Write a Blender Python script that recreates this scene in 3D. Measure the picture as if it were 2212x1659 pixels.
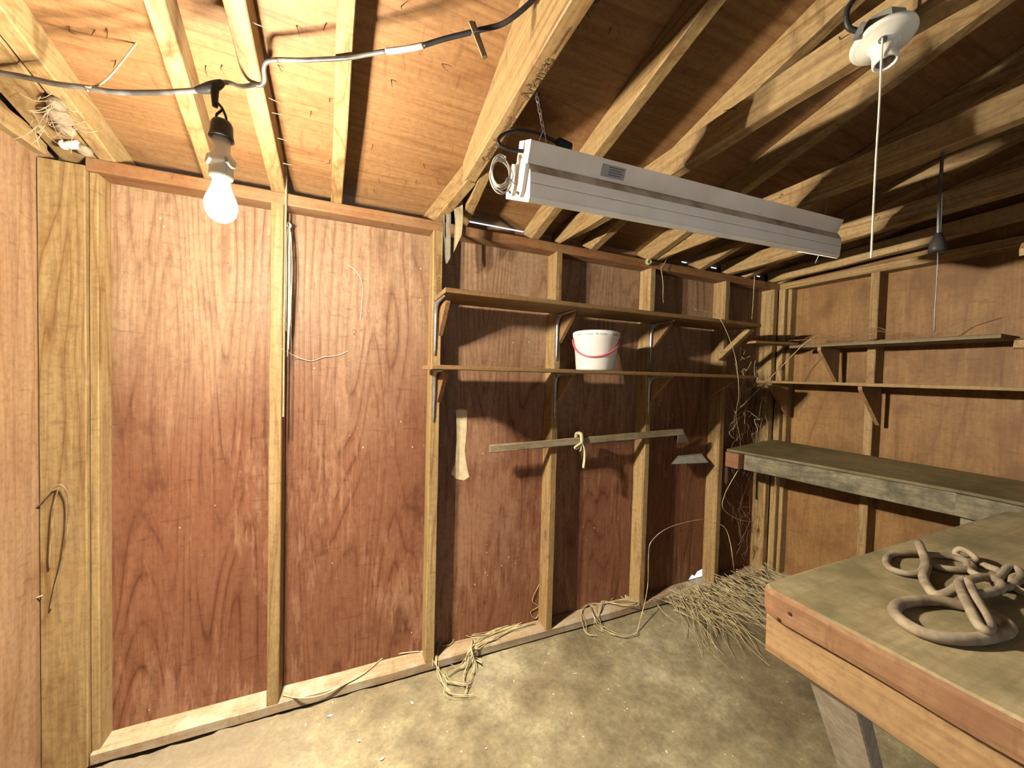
import bpy, bmesh, math, random
from mathutils import Vector, Matrix, noise as mnoise

# ------------------------------------------------------------------ camera, world, lights, exposure
for o in list(bpy.data.objects):
    bpy.data.objects.remove(o, do_unlink=True)
SC = bpy.context.scene
COL = SC.collection
RND = random.Random(11)
W, H = 2212.0, 1659.0
F = 811.36
CAM = Vector((0.2488, -1.6691, 1.3571))
YAW, PITCH, ROLL = 0.40175, -0.02704, 0.02636

def basis():
    cy, sy = math.cos(YAW), math.sin(YAW)
    cp, sp = math.cos(PITCH), math.sin(PITCH)
    f = Vector((sy*cp, cy*cp, sp)); r = Vector((cy, -sy, 0)); u = r.cross(f)
    cr, sr = math.cos(ROLL), math.sin(ROLL)
    return r*cr + u*sr, u*cr - r*sr, f
RV, UV, FV = basis()
cd = bpy.data.cameras.new('camera'); cam = bpy.data.objects.new('camera', cd); COL.objects.link(cam)
cd.sensor_width = 36.0; cd.sensor_fit = 'HORIZONTAL'; cd.lens = F*36.0/W; cd.clip_start = 0.02
m = Matrix.Identity(4)
for i in range(3):
    m[i][0] = RV[i]; m[i][1] = UV[i]; m[i][2] = -FV[i]; m[i][3] = CAM[i]
cam.matrix_world = m
SC.camera = cam

wd = bpy.data.worlds.new('daylight'); SC.world = wd; wd.use_nodes = True
bg = wd.node_tree.nodes['Background']
bg.inputs['Color'].default_value = (0.80, 0.91, 1.0, 1); bg.inputs['Strength'].default_value = 1.5

BULB = Vector((-0.0575, -0.513, 1.752))          # centre of the glass globe
ld = bpy.data.lights.new('bulb_light', 'POINT')
ld.energy = 1.0; ld.shadow_soft_size = 0.037; ld.color = (1.0, 0.90, 0.73)
ld.use_nodes = True
lt = ld.node_tree
em = [n for n in lt.nodes if n.type == 'EMISSION'][0]
fo = lt.nodes.new('ShaderNodeLightFalloff'); fo.inputs['Strength'].default_value = 1.0
fo.inputs['Smooth'].default_value = 0.0
fa_ = lt.nodes.new('ShaderNodeMath'); fa_.operation = 'MULTIPLY'; fa_.inputs[1].default_value = 2050.0
fb_ = lt.nodes.new('ShaderNodeMath'); fb_.operation = 'MULTIPLY_ADD'; fb_.inputs[1].default_value = 560.0
lt.links.new(fo.outputs['Linear'], fa_.inputs[0]); lt.links.new(fo.outputs['Constant'], fb_.inputs[0]); lt.links.new(fa_.outputs[0], fb_.inputs[2])
lt.links.new(fb_.outputs[0], em.inputs['Strength'])
lo = bpy.data.objects.new('bulb_light', ld); COL.objects.link(lo); lo.location = BULB

SC.view_settings.view_transform = 'Standard'; SC.view_settings.look = 'None'
SC.view_settings.gamma = 1.0; SC.view_settings.use_curve_mapping = False
SC.view_settings.exposure = 0.0

# ------------------------------------------------------------------ pixel helpers
def ray(px, py):
    return FV + RV*((px - W/2)/F) - UV*((py - H/2)/F)
def U(px, py, ax, v):
    d = ray(px, py); return CAM + d*((v - CAM[ax])/d[ax])
def UD(px, py, depth):
    return CAM + ray(px, py)*depth
SL = 0.27
def UR(px, py, z0):
    d = ray(px, py); t = (z0 - SL*CAM.y - CAM.z)/(d.z + SL*d.y); return CAM + d*t
def V(*a): return Vector(a)

# ------------------------------------------------------------------ materials
def nodes_of(name):
    mt = bpy.data.materials.new(name); mt.use_nodes = True
    nt = mt.node_tree
    return mt, nt, nt.nodes['Principled BSDF']
def ramp(nt, stops, fac=None, interp='LINEAR'):
    n = nt.nodes.new('ShaderNodeValToRGB'); cr = n.color_ramp; cr.interpolation = interp
    while len(cr.elements) < len(stops): cr.elements.new(0.5)
    for e, (p_, c_) in zip(cr.elements, stops):
        e.position = p_; e.color = (*c_, 1) if len(c_) == 3 else c_
    if fac is not None: nt.links.new(fac, n.inputs['Fac'])
    return n
def math_(nt, op, a, b=None, clamp=False):
    n = nt.nodes.new('ShaderNodeMath'); n.operation = op; n.use_clamp = clamp
    for i, v in enumerate((a, b)):
        if v is None: continue
        if isinstance(v, (int, float)): n.inputs[i].default_value = v
        else: nt.links.new(v, n.inputs[i])
    return n.outputs[0]
def mixc(nt, fac, a, b, mode='MIX'):
    n = nt.nodes.new('ShaderNodeMix'); n.data_type = 'RGBA'; n.blend_type = mode
    for key, v in (('Factor', fac), ('A', a), ('B', b)):
        s = [i for i in n.inputs if i.name == key and (i.type == 'RGBA' or (key == 'Factor' and i.type == 'VALUE'))][0]
        if isinstance(v, (int, float)): s.default_value = v
        elif isinstance(v, tuple): s.default_value = (*v, 1)
        else: nt.links.new(v, s)
    return [o for o in n.outputs if o.type == 'RGBA'][0]
def coords(nt, scale, rnd=True):
    tc = nt.nodes.new('ShaderNodeTexCoord')
    vec = tc.outputs['Object']
    if rnd:
        oi = nt.nodes.new('ShaderNodeObjectInfo')
        mu = nt.nodes.new('ShaderNodeVectorMath'); mu.operation = 'SCALE'
        co = nt.nodes.new('ShaderNodeCombineXYZ')
        nt.links.new(math_(nt, 'MULTIPLY', oi.outputs['Random'], 37.0), co.inputs[0])
        nt.links.new(math_(nt, 'MULTIPLY', oi.outputs['Random'], 91.0), co.inputs[1])
        nt.links.new(math_(nt, 'MULTIPLY', oi.outputs['Random'], 53.0), co.inputs[2])
        ad = nt.nodes.new('ShaderNodeVectorMath'); ad.operation = 'ADD'
        nt.links.new(vec, ad.inputs[0]); nt.links.new(co.outputs[0], ad.inputs[1]); vec = ad.outputs[0]
    mp = nt.nodes.new('ShaderNodeMapping'); mp.inputs['Scale'].default_value = scale
    nt.links.new(vec, mp.inputs['Vector'])
    return mp.outputs[0]
def noise(nt, vec, scale, detail=3.0, rough=0.5, dist=0.0):
    n = nt.nodes.new('ShaderNodeTexNoise'); n.inputs['Scale'].default_value = scale
    n.inputs['Detail'].default_value = detail; n.inputs['Roughness'].default_value = rough
    n.inputs['Distortion'].default_value = dist
    nt.links.new(vec, n.inputs['Vector']); return n.outputs['Fac']

ALB = 0.37      # old unfinished timber reflects little
def wood(name, light, mid, dark, axis, fig=(3.0, 0.16), rings=11.0, line=0.55, fiber=0.5, rough=0.62,
         knots=0.0, stain=None, dirt=None, bump=0.25, spots=None):
    """axis: grain direction 0/1/2; fig: across-grain scale, along-grain ratio"""
    mt, nt, bs = nodes_of(name)
    light, mid, dark = [tuple(c*ALB for c in q) for q in (light, mid, dark)]
    if dirt: dirt = (tuple(c*ALB for c in dirt[0]), dirt[1], dirt[2])
    sc = [1.0, 1.0, 1.0]; sc[axis] = fig[1]
    vec = coords(nt, sc)
    big = noise(nt, vec, fig[0], 1.6, 0.42, 0.25)
    val = math_(nt, 'MULTIPLY', big, rings)
    if knots:
        ks = [1.0, 1.0, 1.0]; ks[axis] = 0.55
        kv = coords(nt, ks)
        vo = nt.nodes.new('ShaderNodeTexVoronoi'); vo.inputs['Scale'].default_value = knots
        nt.links.new(kv, vo.inputs['Vector'])
        kd = vo.outputs['Distance']
        fall = math_(nt, 'POWER', 2.718, math_(nt, 'MULTIPLY', kd, -7.0))
        val = math_(nt, 'ADD', val, math_(nt, 'MULTIPLY', fall, 3.0))
    fr = math_(nt, 'FRACT', val)
    r1 = ramp(nt, [(0.0, dark), (0.10, mid), (0.42, light), (0.74, light), (0.93, mid), (1.0, dark)], fr)
    lm = ramp(nt, [(0.36, (0.30, 0.30, 0.30)), (0.62, (1, 1, 1))], noise(nt, coords(nt, [0.5 if i == axis else 1.0 for i in range(3)]), 4.5, 3.0, 0.6))
    base = mixc(nt, math_(nt, 'MULTIPLY', lm.outputs[0], line), light, r1.outputs[0])
    # a second, finer figure
    fine = noise(nt, vec, fig[0]*3.1, 2.5, 0.55, 0.6)
    ff = math_(nt, 'FRACT', math_(nt, 'MULTIPLY', fine, rings*0.8))
    rf2 = ramp(nt, [(0.0, (0.62, 0.52, 0.44)), (0.22, (0.95, 0.92, 0.9)), (0.6, (1.06, 1.06, 1.06)), (1.0, (0.74, 0.66, 0.6))], ff)
    base = mixc(nt, 0.55*line, base, mixc(nt, 1.0, base, rf2.outputs[0], 'MULTIPLY'))
    fs = [1.0, 1.0, 1.0]; fs[axis] = 0.03
    fib = noise(nt, coords(nt, fs), 95.0, 3.0, 0.6)
    rf = ramp(nt, [(0.3, (0.62, 0.55, 0.5)), (0.62, (1.06, 1.05, 1.04))], fib)
    base = mixc(nt, fiber, base, mixc(nt, 1.0, base, rf.outputs[0], 'MULTIPLY'))
    lf = noise(nt, vec, 1.3, 2.0)
    rl = ramp(nt, [(0.3, (0.80, 0.76, 0.72)), (0.65, (1.08, 1.08, 1.08))], lf)
    base = mixc(nt, 0.8, base, rl.outputs[0], 'MULTIPLY')
    if knots:
        kn = noise(nt, coords(nt, (1, 1, 1)), 30.0, 2.0)
        kk = math_(nt, 'ADD', kd, math_(nt, 'MULTIPLY', kn, 0.05))
        mk = ramp(nt, [(0.070, (1, 1, 1)), (0.105, (0, 0, 0))], kk)
        base = mixc(nt, math_(nt, 'MULTIPLY', mk.outputs[0], 0.85), base, (dark[0]*0.6, dark[1]*0.5, dark[2]*0.5))
    if stain:
        # weathered red-brown discolouration with its own ragged outline
        tc = nt.nodes.new('ShaderNodeTexCoord'); sx = nt.nodes.new('ShaderNodeSeparateXYZ')
        nt.links.new(tc.outputs['Object'], sx.inputs[0])
        ss = [1.0, 1.0, 1.0]; ss[axis] = 0.45
        sn = noise(nt, coords(nt, ss, False), 2.6, 4.0, 0.6)
        z = math_(nt, 'ADD', sx.outputs[2], math_(nt, 'MULTIPLY', math_(nt, 'SUBTRACT', sn, 0.5), 1.5))
        sm = ramp(nt, [(stain['lo'], (1, 1, 1)), (stain['hi'], (0, 0, 0))], math_(nt, 'DIVIDE', z, 3.0), 'EASE')
        base = mixc(nt, math_(nt, 'MULTIPLY', sm.outputs[0], stain['amt']), base, mixc(nt, 1.0, base, stain['col'], 'MULTIPLY'))
        # bare streaks where the surface has worn through
        ws = [1.0, 1.0, 1.0]; ws[axis] = 0.16
        wn = noise(nt, coords(nt, ws, False), 34.0, 3.0, 0.68)
        wl = noise(nt, coords(nt, (1, 1, 0.4), False), 2.6, 2.0, 0.6)
        wm = ramp(nt, [(0.50, (0, 0, 0)), (0.66, (1, 1, 1))], math_(nt, 'ADD', wn, math_(nt, 'MULTIPLY', math_(nt, 'SUBTRACT', wl, 0.5), 0.95)))
        base = mixc(nt, math_(nt, 'MULTIPLY', wm.outputs[0], 0.7), base, mixc(nt, 0.6, base, (light[0]*1.15, light[1]*0.98, light[2]*0.95)))
        bn_ = noise(nt, coords(nt, (1, 1, 0.6), False), 7.0, 3.0, 0.7)
        bm_ = ramp(nt, [(0.60, (0, 0, 0)), (0.72, (1, 1, 1))], bn_)
        base = mixc(nt, math_(nt, 'MULTIPLY', bm_.outputs[0], 0.55), base, mixc(nt, 1.0, base, (0.42, 0.30, 0.26), 'MULTIPLY'))
    gr = noise(nt, coords(nt, (1, 1, 1)), 55.0, 3.0, 0.75)
    rg_ = ramp(nt, [(0.30, (0.74, 0.70, 0.66)), (0.50, (1.0, 1.0, 1.0)), (0.72, (1.16, 1.15, 1.13))], gr)
    base = mixc(nt, 0.75, base, mixc(nt, 1.0, base, rg_.outputs[0], 'MULTIPLY'))
    gs = [1.0, 1.0, 1.0]; gs[axis] = 5.0
    sc_m = ramp(nt, [(0.66, (0, 0, 0)), (0.71, (1, 1, 1))], noise(nt, coords(nt, gs), 9.0, 2.0, 0.5))
    base = mixc(nt, math_(nt, 'MULTIPLY', sc_m.outputs[0], 0.35), base, mixc(nt, 1.0, base, (0.45, 0.36, 0.30), 'MULTIPLY'))
    if dirt:
        dn = noise(nt, coords(nt, (1, 1, 1)), dirt[1], 4.0, 0.65)
        dm = ramp(nt, [(0.44, (0, 0, 0)), (0.64, (1, 1, 1))], dn)
        base = mixc(nt, math_(nt, 'MULTIPLY', dm.outputs[0], dirt[2]), base, dirt[0])
    if spots:
        vs = nt.nodes.new('ShaderNodeTexVoronoi'); vs.inputs['Scale'].default_value = 26.0
        nt.links.new(coords(nt, (1, 1, 0.7), False), vs.inputs['Vector'])
        sm2 = ramp(nt, [(0.055, (1, 1, 1)), (0.085, (0, 0, 0))], vs.outputs['Distance'])
        sn2 = noise(nt, coords(nt, (1, 1, 1), False), 2.4, 2.0)
        s3 = ramp(nt, [(0.52, (0, 0, 0)), (0.62, (1, 1, 1))], sn2)
        base = mixc(nt, math_(nt, 'MULTIPLY', sm2.outputs[0], s3.outputs[0]), base, spots)
    nt.links.new(base, bs.inputs['Base Color'])
    bs.inputs['Roughness'].default_value = rough
    bs.inputs['Specular IOR Level'].default_value = 0.25
    bp = nt.nodes.new('ShaderNodeBump'); bp.inputs['Strength'].default_value = bump; bp.inputs['Distance'].default_value = 0.004
    nt.links.new(mixc(nt, 0.5, fr, fib), bp.inputs['Height']); nt.links.new(bp.outputs[0], bs.inputs['Normal'])
    return mt

def plain(name, col, rough=0.5, metal=0.0, var=0.0, vscale=20.0, col2=None, bump=0.0, spec=0.4):
    mt, nt, bs = nodes_of(name)
    bs.inputs['Roughness'].default_value = rough; bs.inputs['Metallic'].default_value = metal
    bs.inputs['Specular IOR Level'].default_value = spec
    nz = noise(nt, coords(nt, (1, 1, 1)), vscale, 3.0, 0.6)
    c2 = col2 or tuple(c*(1-var) for c in col)
    if 'enamel' not in name: col = tuple(c*0.66 for c in col); c2 = tuple(c*0.66 for c in c2)
    r = ramp(nt, [(0.38, c2), (0.62, col)], nz)
    nt.links.new(r.outputs[0], bs.inputs['Base Color'])
    if bump:
        bp = nt.nodes.new('ShaderNodeBump'); bp.inputs['Strength'].default_value = bump; bp.inputs['Distance'].default_value = 0.003
        nt.links.new(nz, bp.inputs['Height']); nt.links.new(bp.outputs[0], bs.inputs['Normal'])
    return mt

PINE = ((0.64, 0.45, 0.205), (0.54, 0.33, 0.125), (0.30, 0.14, 0.045))
M = {}
for ax in range(3):
    M['pine%d' % ax] = wood('pine_%s' % 'xyz'[ax], *PINE, ax, fig=(10.0, 0.06), rings=8.0, line=0.8, knots=3.4, bump=0.15)
M['old_pine'] = wood('old_pine_x', (0.52, 0.26, 0.11), (0.42, 0.19, 0.07), (0.22, 0.08, 0.03), 0, fig=(8.0, 0.05), rings=7.0, knots=2.0, dirt=((0.55, 0.36, 0.2), 7.0, 0.5))
M['plate'] = wood('plate_x', (0.62, 0.46, 0.28), (0.50, 0.34, 0.19), (0.3, 0.17, 0.09), 0, fig=(8.0, 0.05), rings=6.0, dirt=((0.72, 0.62, 0.45), 9.0, 0.9), bump=0.5)
M['wall_ply'] = wood('wall_plywood_z', (0.62, 0.41, 0.25), (0.46, 0.245, 0.12), (0.18, 0.066, 0.024), 2, fig=(3.8, 0.10), rings=24.0, line=0.72,
                     knots=0, stain=dict(lo=0.26, hi=0.58, amt=0.92, col=(0.60, 0.36, 0.29)), bump=0.3, spots=(0.45, 0.38, 0.30))
M['roof_ply'] = wood('roof_plywood_x', (0.54, 0.30, 0.125), (0.46, 0.225, 0.08), (0.29, 0.115, 0.035), 0, fig=(3.4, 0.10), rings=13.0, line=0.6, knots=0.9, bump=0.15)
M['right_ply'] = wood('right_plywood_z', (0.48, 0.27, 0.095), (0.38, 0.185, 0.055), (0.22, 0.085, 0.025), 2, fig=(2.6, 0.14), rings=11.0, line=0.55,
                      dirt=((0.24, 0.11, 0.03), 5.0, 0.8), bump=0.2)
M['left_ply'] = wood('left_plywood_z', (0.58, 0.36, 0.20), (0.48, 0.26, 0.12), (0.28, 0.12, 0.045), 2, fig=(6.0, 0.10), rings=7.0, line=0.6, knots=0)
M['dark_ply'] = wood('dark_plywood_x', (0.13, 0.06, 0.025), (0.10, 0.045, 0.018), (0.06, 0.025, 0.01), 0)
M['fascia'] = wood('fascia_x', (0.60, 0.36, 0.22), (0.5, 0.28, 0.16), (0.3, 0.14, 0.07), 0)
M['shelf'] = wood('shelf_x', (0.58, 0.36, 0.16), (0.5, 0.28, 0.11), (0.32, 0.16, 0.06), 0, fig=(8.0, 0.06), rings=6.0, line=0.5)
M['shelf_y'] = wood('shelf_y', (0.60, 0.40, 0.17), (0.5, 0.3, 0.12), (0.3, 0.16, 0.06), 1, fig=(8.0, 0.06), rings=6.0, line=0.5, dirt=((0.28, 0.2, 0.1), 8.0, 0.5))
M['shelf_grey'] = wood('shelf_grey_y', (0.40, 0.31, 0.17), (0.3, 0.22, 0.11), (0.15, 0.10, 0.05), 1, fig=(8.0, 0.06), rings=6.0, line=0.5, dirt=((0.2, 0.15, 0.08), 8.0, 0.5))
M['gusset'] = wood('gusset_z', (0.56, 0.33, 0.15), (0.46, 0.24, 0.09), (0.27, 0.12, 0.04), 2, fig=(9.0, 0.06))
M['grey_wood'] = wood('weathered_wood_x', (0.62, 0.52, 0.33), (0.50, 0.40, 0.24), (0.24, 0.17, 0.09), 0, fig=(9.0, 0.05), rings=7.0, dirt=((0.24, 0.18, 0.10), 12.0, 0.5))
M['grey_lath'] = wood('weathered_lath_z', (0.46, 0.42, 0.33), (0.36, 0.31, 0.23), (0.18, 0.14, 0.09), 2, fig=(12.0, 0.05), rings=7.0, dirt=((0.30, 0.25, 0.17), 12.0, 0.4))
M['pale_lath'] = wood('pale_lath_z', (0.68, 0.60, 0.38), (0.56, 0.46, 0.26), (0.3, 0.22, 0.10), 2, fig=(12.0, 0.05), rings=6.0)
M['bench_top'] = wood('bench_top_x', (0.80, 0.66, 0.38), (0.66, 0.52, 0.28), (0.42, 0.30, 0.14), 0, fig=(6.0, 0.08), rings=5.0, line=0.4, dirt=((0.36, 0.30, 0.15), 4.2, 0.95), rough=0.7, bump=0.15)
M['bench_edge'] = wood('bench_edge_y', (0.56, 0.33, 0.175), (0.46, 0.24, 0.115), (0.26, 0.11, 0.05), 1, fig=(8.0, 0.08), rings=6.0, line=0.5, dirt=((0.40, 0.19, 0.095), 9.0, 0.7), bump=0.5)
M['bench_apron'] = wood('bench_apron_y', (0.66, 0.43, 0.21), (0.56, 0.33, 0.14), (0.36, 0.19, 0.08), 1, fig=(8.0, 0.05), rings=6.0, line=0.5, dirt=((0.42, 0.26, 0.13), 6.0, 0.35))
M['bench_leg'] = wood('bench_leg_z', (0.95, 0.86, 0.70), (0.85, 0.74, 0.58), (0.6, 0.48, 0.33), 2, fig=(8.0, 0.05), rings=5.0, line=0.3, dirt=((0.42, 0.35, 0.25), 14.0, 0.4))
M['old_top'] = wood('old_bench_top_y', (0.34, 0.27, 0.13), (0.25, 0.19, 0.085), (0.12, 0.085, 0.035), 1, fig=(7.0, 0.06), rings=6.0, line=0.5, dirt=((0.13, 0.105, 0.045), 4.0, 0.8))
M['old_apron'] = wood('old_bench_apron_y', (0.42, 0.38, 0.25), (0.28, 0.24, 0.15), (0.05, 0.042, 0.024), 1, fig=(9.0, 0.10), rings=8.0, line=0.7, dirt=((0.11, 0.095, 0.055), 9.0, 0.85), bump=0.6)
M['red_block'] = wood('red_block_y', (0.50, 0.24, 0.13), (0.4, 0.17, 0.08), (0.26, 0.09, 0.04), 1)
M['steel'] = plain('galvanised_steel', (0.52, 0.54, 0.55), 0.35, 0.75, 0.35, 30)
M['grey_paint'] = plain('grey_sheet', (0.30, 0.29, 0.23), 0.6, 0.0, 0.3, 18)
M['rust'] = plain('rusty_nail', (0.10, 0.05, 0.03), 0.7, 0.4, 0.5, 80)
M['bright_nail'] = plain('bright_nail', (0.7, 0.6, 0.42), 0.4, 0.5, 0.3, 80)
M['white_plastic'] = plain('white_plastic', (0.86, 0.84, 0.80), 0.35, 0, 0.04, 6)
M['red_plastic'] = plain('red_plastic', (0.72, 0.12, 0.16), 0.35, 0, 0.15, 20)
M['print'] = plain('dark_print', (0.06, 0.055, 0.07), 0.7, 0, 0.3, 40)
M['stamp'] = plain('ink_stamp', (0.09, 0.045, 0.018), 0.9, 0, 0.3, 120, col2=(0.17, 0.09, 0.035))
M['black_rubber'] = plain('black_rubber', (0.025, 0.024, 0.024), 0.42, 0, 0.5, 26, col2=(0.04, 0.038, 0.037), spec=0.2)
M['grey_rubber'] = plain('dusty_cable', (0.20, 0.195, 0.18), 0.32, 0, 0.6, 14, col2=(0.05, 0.048, 0.045), spec=0.7)
M['white_tape'] = plain('white_tape', (0.82, 0.78, 0.68), 0.5, 0, 0.25, 30)
M['porcelain'] = plain('porcelain', (0.86, 0.83, 0.70), 0.22, 0, 0.06, 8, spec=0.6)
M['box_metal'] = plain('junction_box', (0.42, 0.42, 0.36), 0.5, 0.3, 0.3, 25)
M['enamel'] = plain('white_enamel', (0.90, 0.88, 0.80), 0.4, 0.0, 0.22, 4, col2=(0.78, 0.72, 0.62))
M['enamel_end'] = plain('white_enamel_end', (0.84, 0.83, 0.76), 0.4, 0.0, 0.08, 6)
M['dust_shade'] = plain('brown_dust_shade', (0.86, 0.74, 0.56), 0.9, 0, 0.4, 9, col2=(0.48, 0.36, 0.23))  # dusty film, its brown also painting in the shade along the wing tops
M['label'] = plain('paper_label', (0.58, 0.54, 0.50), 0.7, 0, 0.1, 40)
M['grey_ink'] = plain('grey_ink', (0.24, 0.22, 0.21), 0.8, 0, 0.2, 60)
M['brass'] = plain('lamp_shell', (0.25, 0.24, 0.21), 0.35, 0.8, 0.3, 40)
M['jute'] = plain('jute_string', (0.66, 0.50, 0.30), 0.9, 0, 0.3, 60)
M['cloth'] = plain('pale_cloth', (0.70, 0.62, 0.38), 0.9, 0, 0.2, 40, bump=0.3)
M['white_string'] = plain('white_string', (0.80, 0.75, 0.62), 0.85, 0, 0.15, 60)
M['root'] = plain('dry_root', (0.58, 0.47, 0.25), 0.85, 0, 0.45, 25)
M['root_dark'] = plain('dry_vine', (0.16, 0.09, 0.04), 0.85, 0, 0.5, 25, col2=(0.30, 0.21, 0.11))
M['cobweb'] = plain('dusty_cobweb', (0.42, 0.34, 0.23), 0.95, 0, 0.3, 40)
M['putty'] = plain('pale_putty', (0.72, 0.57, 0.34), 0.8, 0, 0.2, 30, bump=0.4)
M['iron'] = plain('rusty_iron', (0.42, 0.34, 0.225), 0.75, 0.0, 0.4, 22, col2=(0.24, 0.18, 0.115), bump=0.35)
M['chip'] = plain('paint_chip', (0.78, 0.76, 0.66), 0.7, 0, 0.1, 30)
M['nest'] = plain('mud_nest', (0.36, 0.27, 0.17), 0.95, 0, 0.4, 40, bump=0.8)
M['yellow_knob'] = plain('wasp_paper', (0.5, 0.48, 0.22), 0.8, 0, 0.4, 60)

def bulb_mat():
    mt, nt, bs = nodes_of('lit_bulb_glass')
    bs.inputs['Base Color'].default_value = (1, 0.98, 0.9, 1)
    bs.inputs['Emission Color'].default_value = (1.0, 0.93, 0.80, 1); bs.inputs['Emission Strength'].default_value = 14.0
    return mt
M['bulb'] = bulb_mat()

def floor_mat():
    mt, nt, bs = nodes_of('dirty_concrete')
    a = noise(nt, coords(nt, (1, 1, 1), False), 1.7, 5.0, 0.6, 0.4)
    b = noise(nt, coords(nt, (1, 1, 1), False), 9.0, 6.0, 0.65)
    c = noise(nt, coords(nt, (1, 1, 1), False), 60.0, 6.0, 0.75)
    r = ramp(nt, [(0.30, (0.120, 0.096, 0.054)), (0.45, (0.180, 0.145, 0.083)), (0.58, (0.240, 0.205, 0.122)), (0.72, (0.33, 0.29, 0.195))], a)
    r2 = ramp(nt, [(0.34, (0.66, 0.64, 0.60)), (0.66, (1.22, 1.2, 1.16))], b)
    base = mixc(nt, 1.0, r.outputs[0], r2.outputs[0], 'MULTIPLY')
    r3 = ramp(nt, [(0.28, (0.44, 0.43, 0.42)), (0.5, (0.62, 0.62, 0.62)), (0.74, (0.82, 0.82, 0.80))], c)
    base = mixc(nt, 1.0, base, r3.outputs[0], 'MULTIPLY')
    # loose pale sandy soil at the left end of the room
    tc = nt.nodes.new('ShaderNodeTexCoord'); sx = nt.nodes.new('ShaderNodeSeparateXYZ'); nt.links.new(tc.outputs['Object'], sx.inputs[0])
    e = math_(nt, 'ADD', sx.outputs[0], math_(nt, 'MULTIPLY', math_(nt, 'SUBTRACT', b, 0.5), 1.2))
    rs = ramp(nt, [(0.40, (1, 1, 1)), (0.62, (0, 0, 0))], math_(nt, 'ADD', math_(nt, 'MULTIPLY', e, 0.5), 0.45))
    base = mixc(nt, math_(nt, 'MULTIPLY', rs.outputs[0], 0.75), base, mixc(nt, c, (0.075, 0.056, 0.034), (0.17, 0.135, 0.09)))
    vo = nt.nodes.new('ShaderNodeTexVoronoi'); vo.inputs['Scale'].default_value = 30.0
    nt.links.new(coords(nt, (1, 1, 1), False), vo.inputs['Vector'])
    dm = ramp(nt, [(0.07, (1, 1, 1)), (0.12, (0, 0, 0))], vo.outputs['Distance'])
    base = mixc(nt, math_(nt, 'MULTIPLY', dm.outputs[0], math_(nt, 'GREATER_THAN', b, 0.56)), base, (0.40, 0.36, 0.27))
    nt.links.new(base, bs.inputs['Base Color']); bs.inputs['Roughness'].default_value = 0.8
    bs.inputs['Specular IOR Level'].default_value = 0.25
    bp = nt.nodes.new('ShaderNodeBump'); bp.inputs['Strength'].default_value = 0.5; bp.inputs['Distance'].default_value = 0.006
    nt.links.new(mixc(nt, 0.4, b, c), bp.inputs['Height']); nt.links.new(bp.outputs[0], bs.inputs['Normal'])
    return mt
M['floor'] = floor_mat()

# ------------------------------------------------------------------ mesh helpers
class MB:
    def __init__(s): s.v = []; s.f = []
    def add(s, vs, fs):
        b = len(s.v); s.v += [tuple(v) for v in vs]; s.f += [tuple(i + b for i in f) for f in fs]; return s
def link(name, data, parent=None):
    o = bpy.data.objects.new(name, data); COL.objects.link(o)
    if parent is not None:
        o.parent = parent; o.matrix_parent_inverse = Matrix.Translation(-parent_origin(parent))
    return o
ORIG = {}
def parent_origin(p):
    return ORIG.get(p.name, Vector((0, 0, 0)))
def build(name, mb, mat, parent=None, smooth=False):
    me = bpy.data.meshes.new(name); me.from_pydata(mb.v, [], mb.f); me.update()
    bm = bmesh.new(); bm.from_mesh(me); bmesh.ops.recalc_face_normals(bm, faces=bm.faces); bm.to_mesh(me); bm.free()
    if smooth: me.polygons.foreach_set('use_smooth', [True]*len(me.polygons))
    me.materials.append(mat if not isinstance(mat, str) else M[mat])
    return link(name, me, parent)
def tag(o, label, cat=None, group=None, kind=None):
    if label: o['label'] = label
    if cat: o['category'] = cat
    if group: o['group'] = group
    if kind: o['kind'] = kind
    return o
def thing(name, loc, label, cat, group=None):
    e = bpy.data.objects.new(name, None); COL.objects.link(e); e.location = loc; e.empty_display_size = 0.05
    ORIG[e.name] = Vector(loc)
    return tag(e, label, cat, group)
def struct(name, loc=(0, 0, 0)):
    e = bpy.data.objects.new(name, None); COL.objects.link(e); e.location = loc; ORIG[e.name] = Vector(loc)
    e['kind'] = 'structure'; return e

def beam_mb(A, B, w, h, up=(0, 0, 1), ch=0.003, seg=1, jit=0.0, seed=0, wane=0.0, mb=None, drop=(0, 0)):
    """prism from A to B; A,B = middle of the lower face; w sideways, h along up"""
    A = Vector(A); B = Vector(B); d = (B - A); L = d.length; d /= L
    up = Vector(up); s = d.cross(up).normalized(); u = s.cross(d).normalized()
    prof = [(-w/2 + ch, 0), (w/2 - ch, 0), (w/2, ch), (w/2, h - ch), (w/2 - ch, h), (-w/2 + ch, h), (-w/2, h - ch), (-w/2, ch)]
    vs = []
    for i in range(seg + 1):
        t = i/seg; c = A + d*(L*t)
        for k, (a, b) in enumerate(prof):
            ja = jit*mnoise.noise(Vector((t*L*5 + seed*7.3, k*0.35, seed))); jb = jit*mnoise.noise(Vector((t*L*5 - seed*3.1, k*0.35 + 9, seed)))
            if wane and k in (0, 1, 2, 7):
                q = max(0.0, mnoise.noise(Vector((t*L*2.2 + seed*5.7, 3.3*(k in (1, 2)), seed*1.3))) + 0.35)
                jb += wane*q; ja += (-1 if a > 0 else 1)*wane*0.5*q
            vs.append(c + s*(a + ja) + u*(b + jb))
    fs = []
    for i in range(seg):
        for k in range(8):
            fs.append((i*8 + k, i*8 + (k + 1) % 8, (i + 1)*8 + (k + 1) % 8, (i + 1)*8 + k))
    fs.append(tuple(range(7, -1, -1))); fs.append(tuple(seg*8 + k for k in range(8)))
    mb = mb or MB(); return mb.add(vs, fs)
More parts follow.
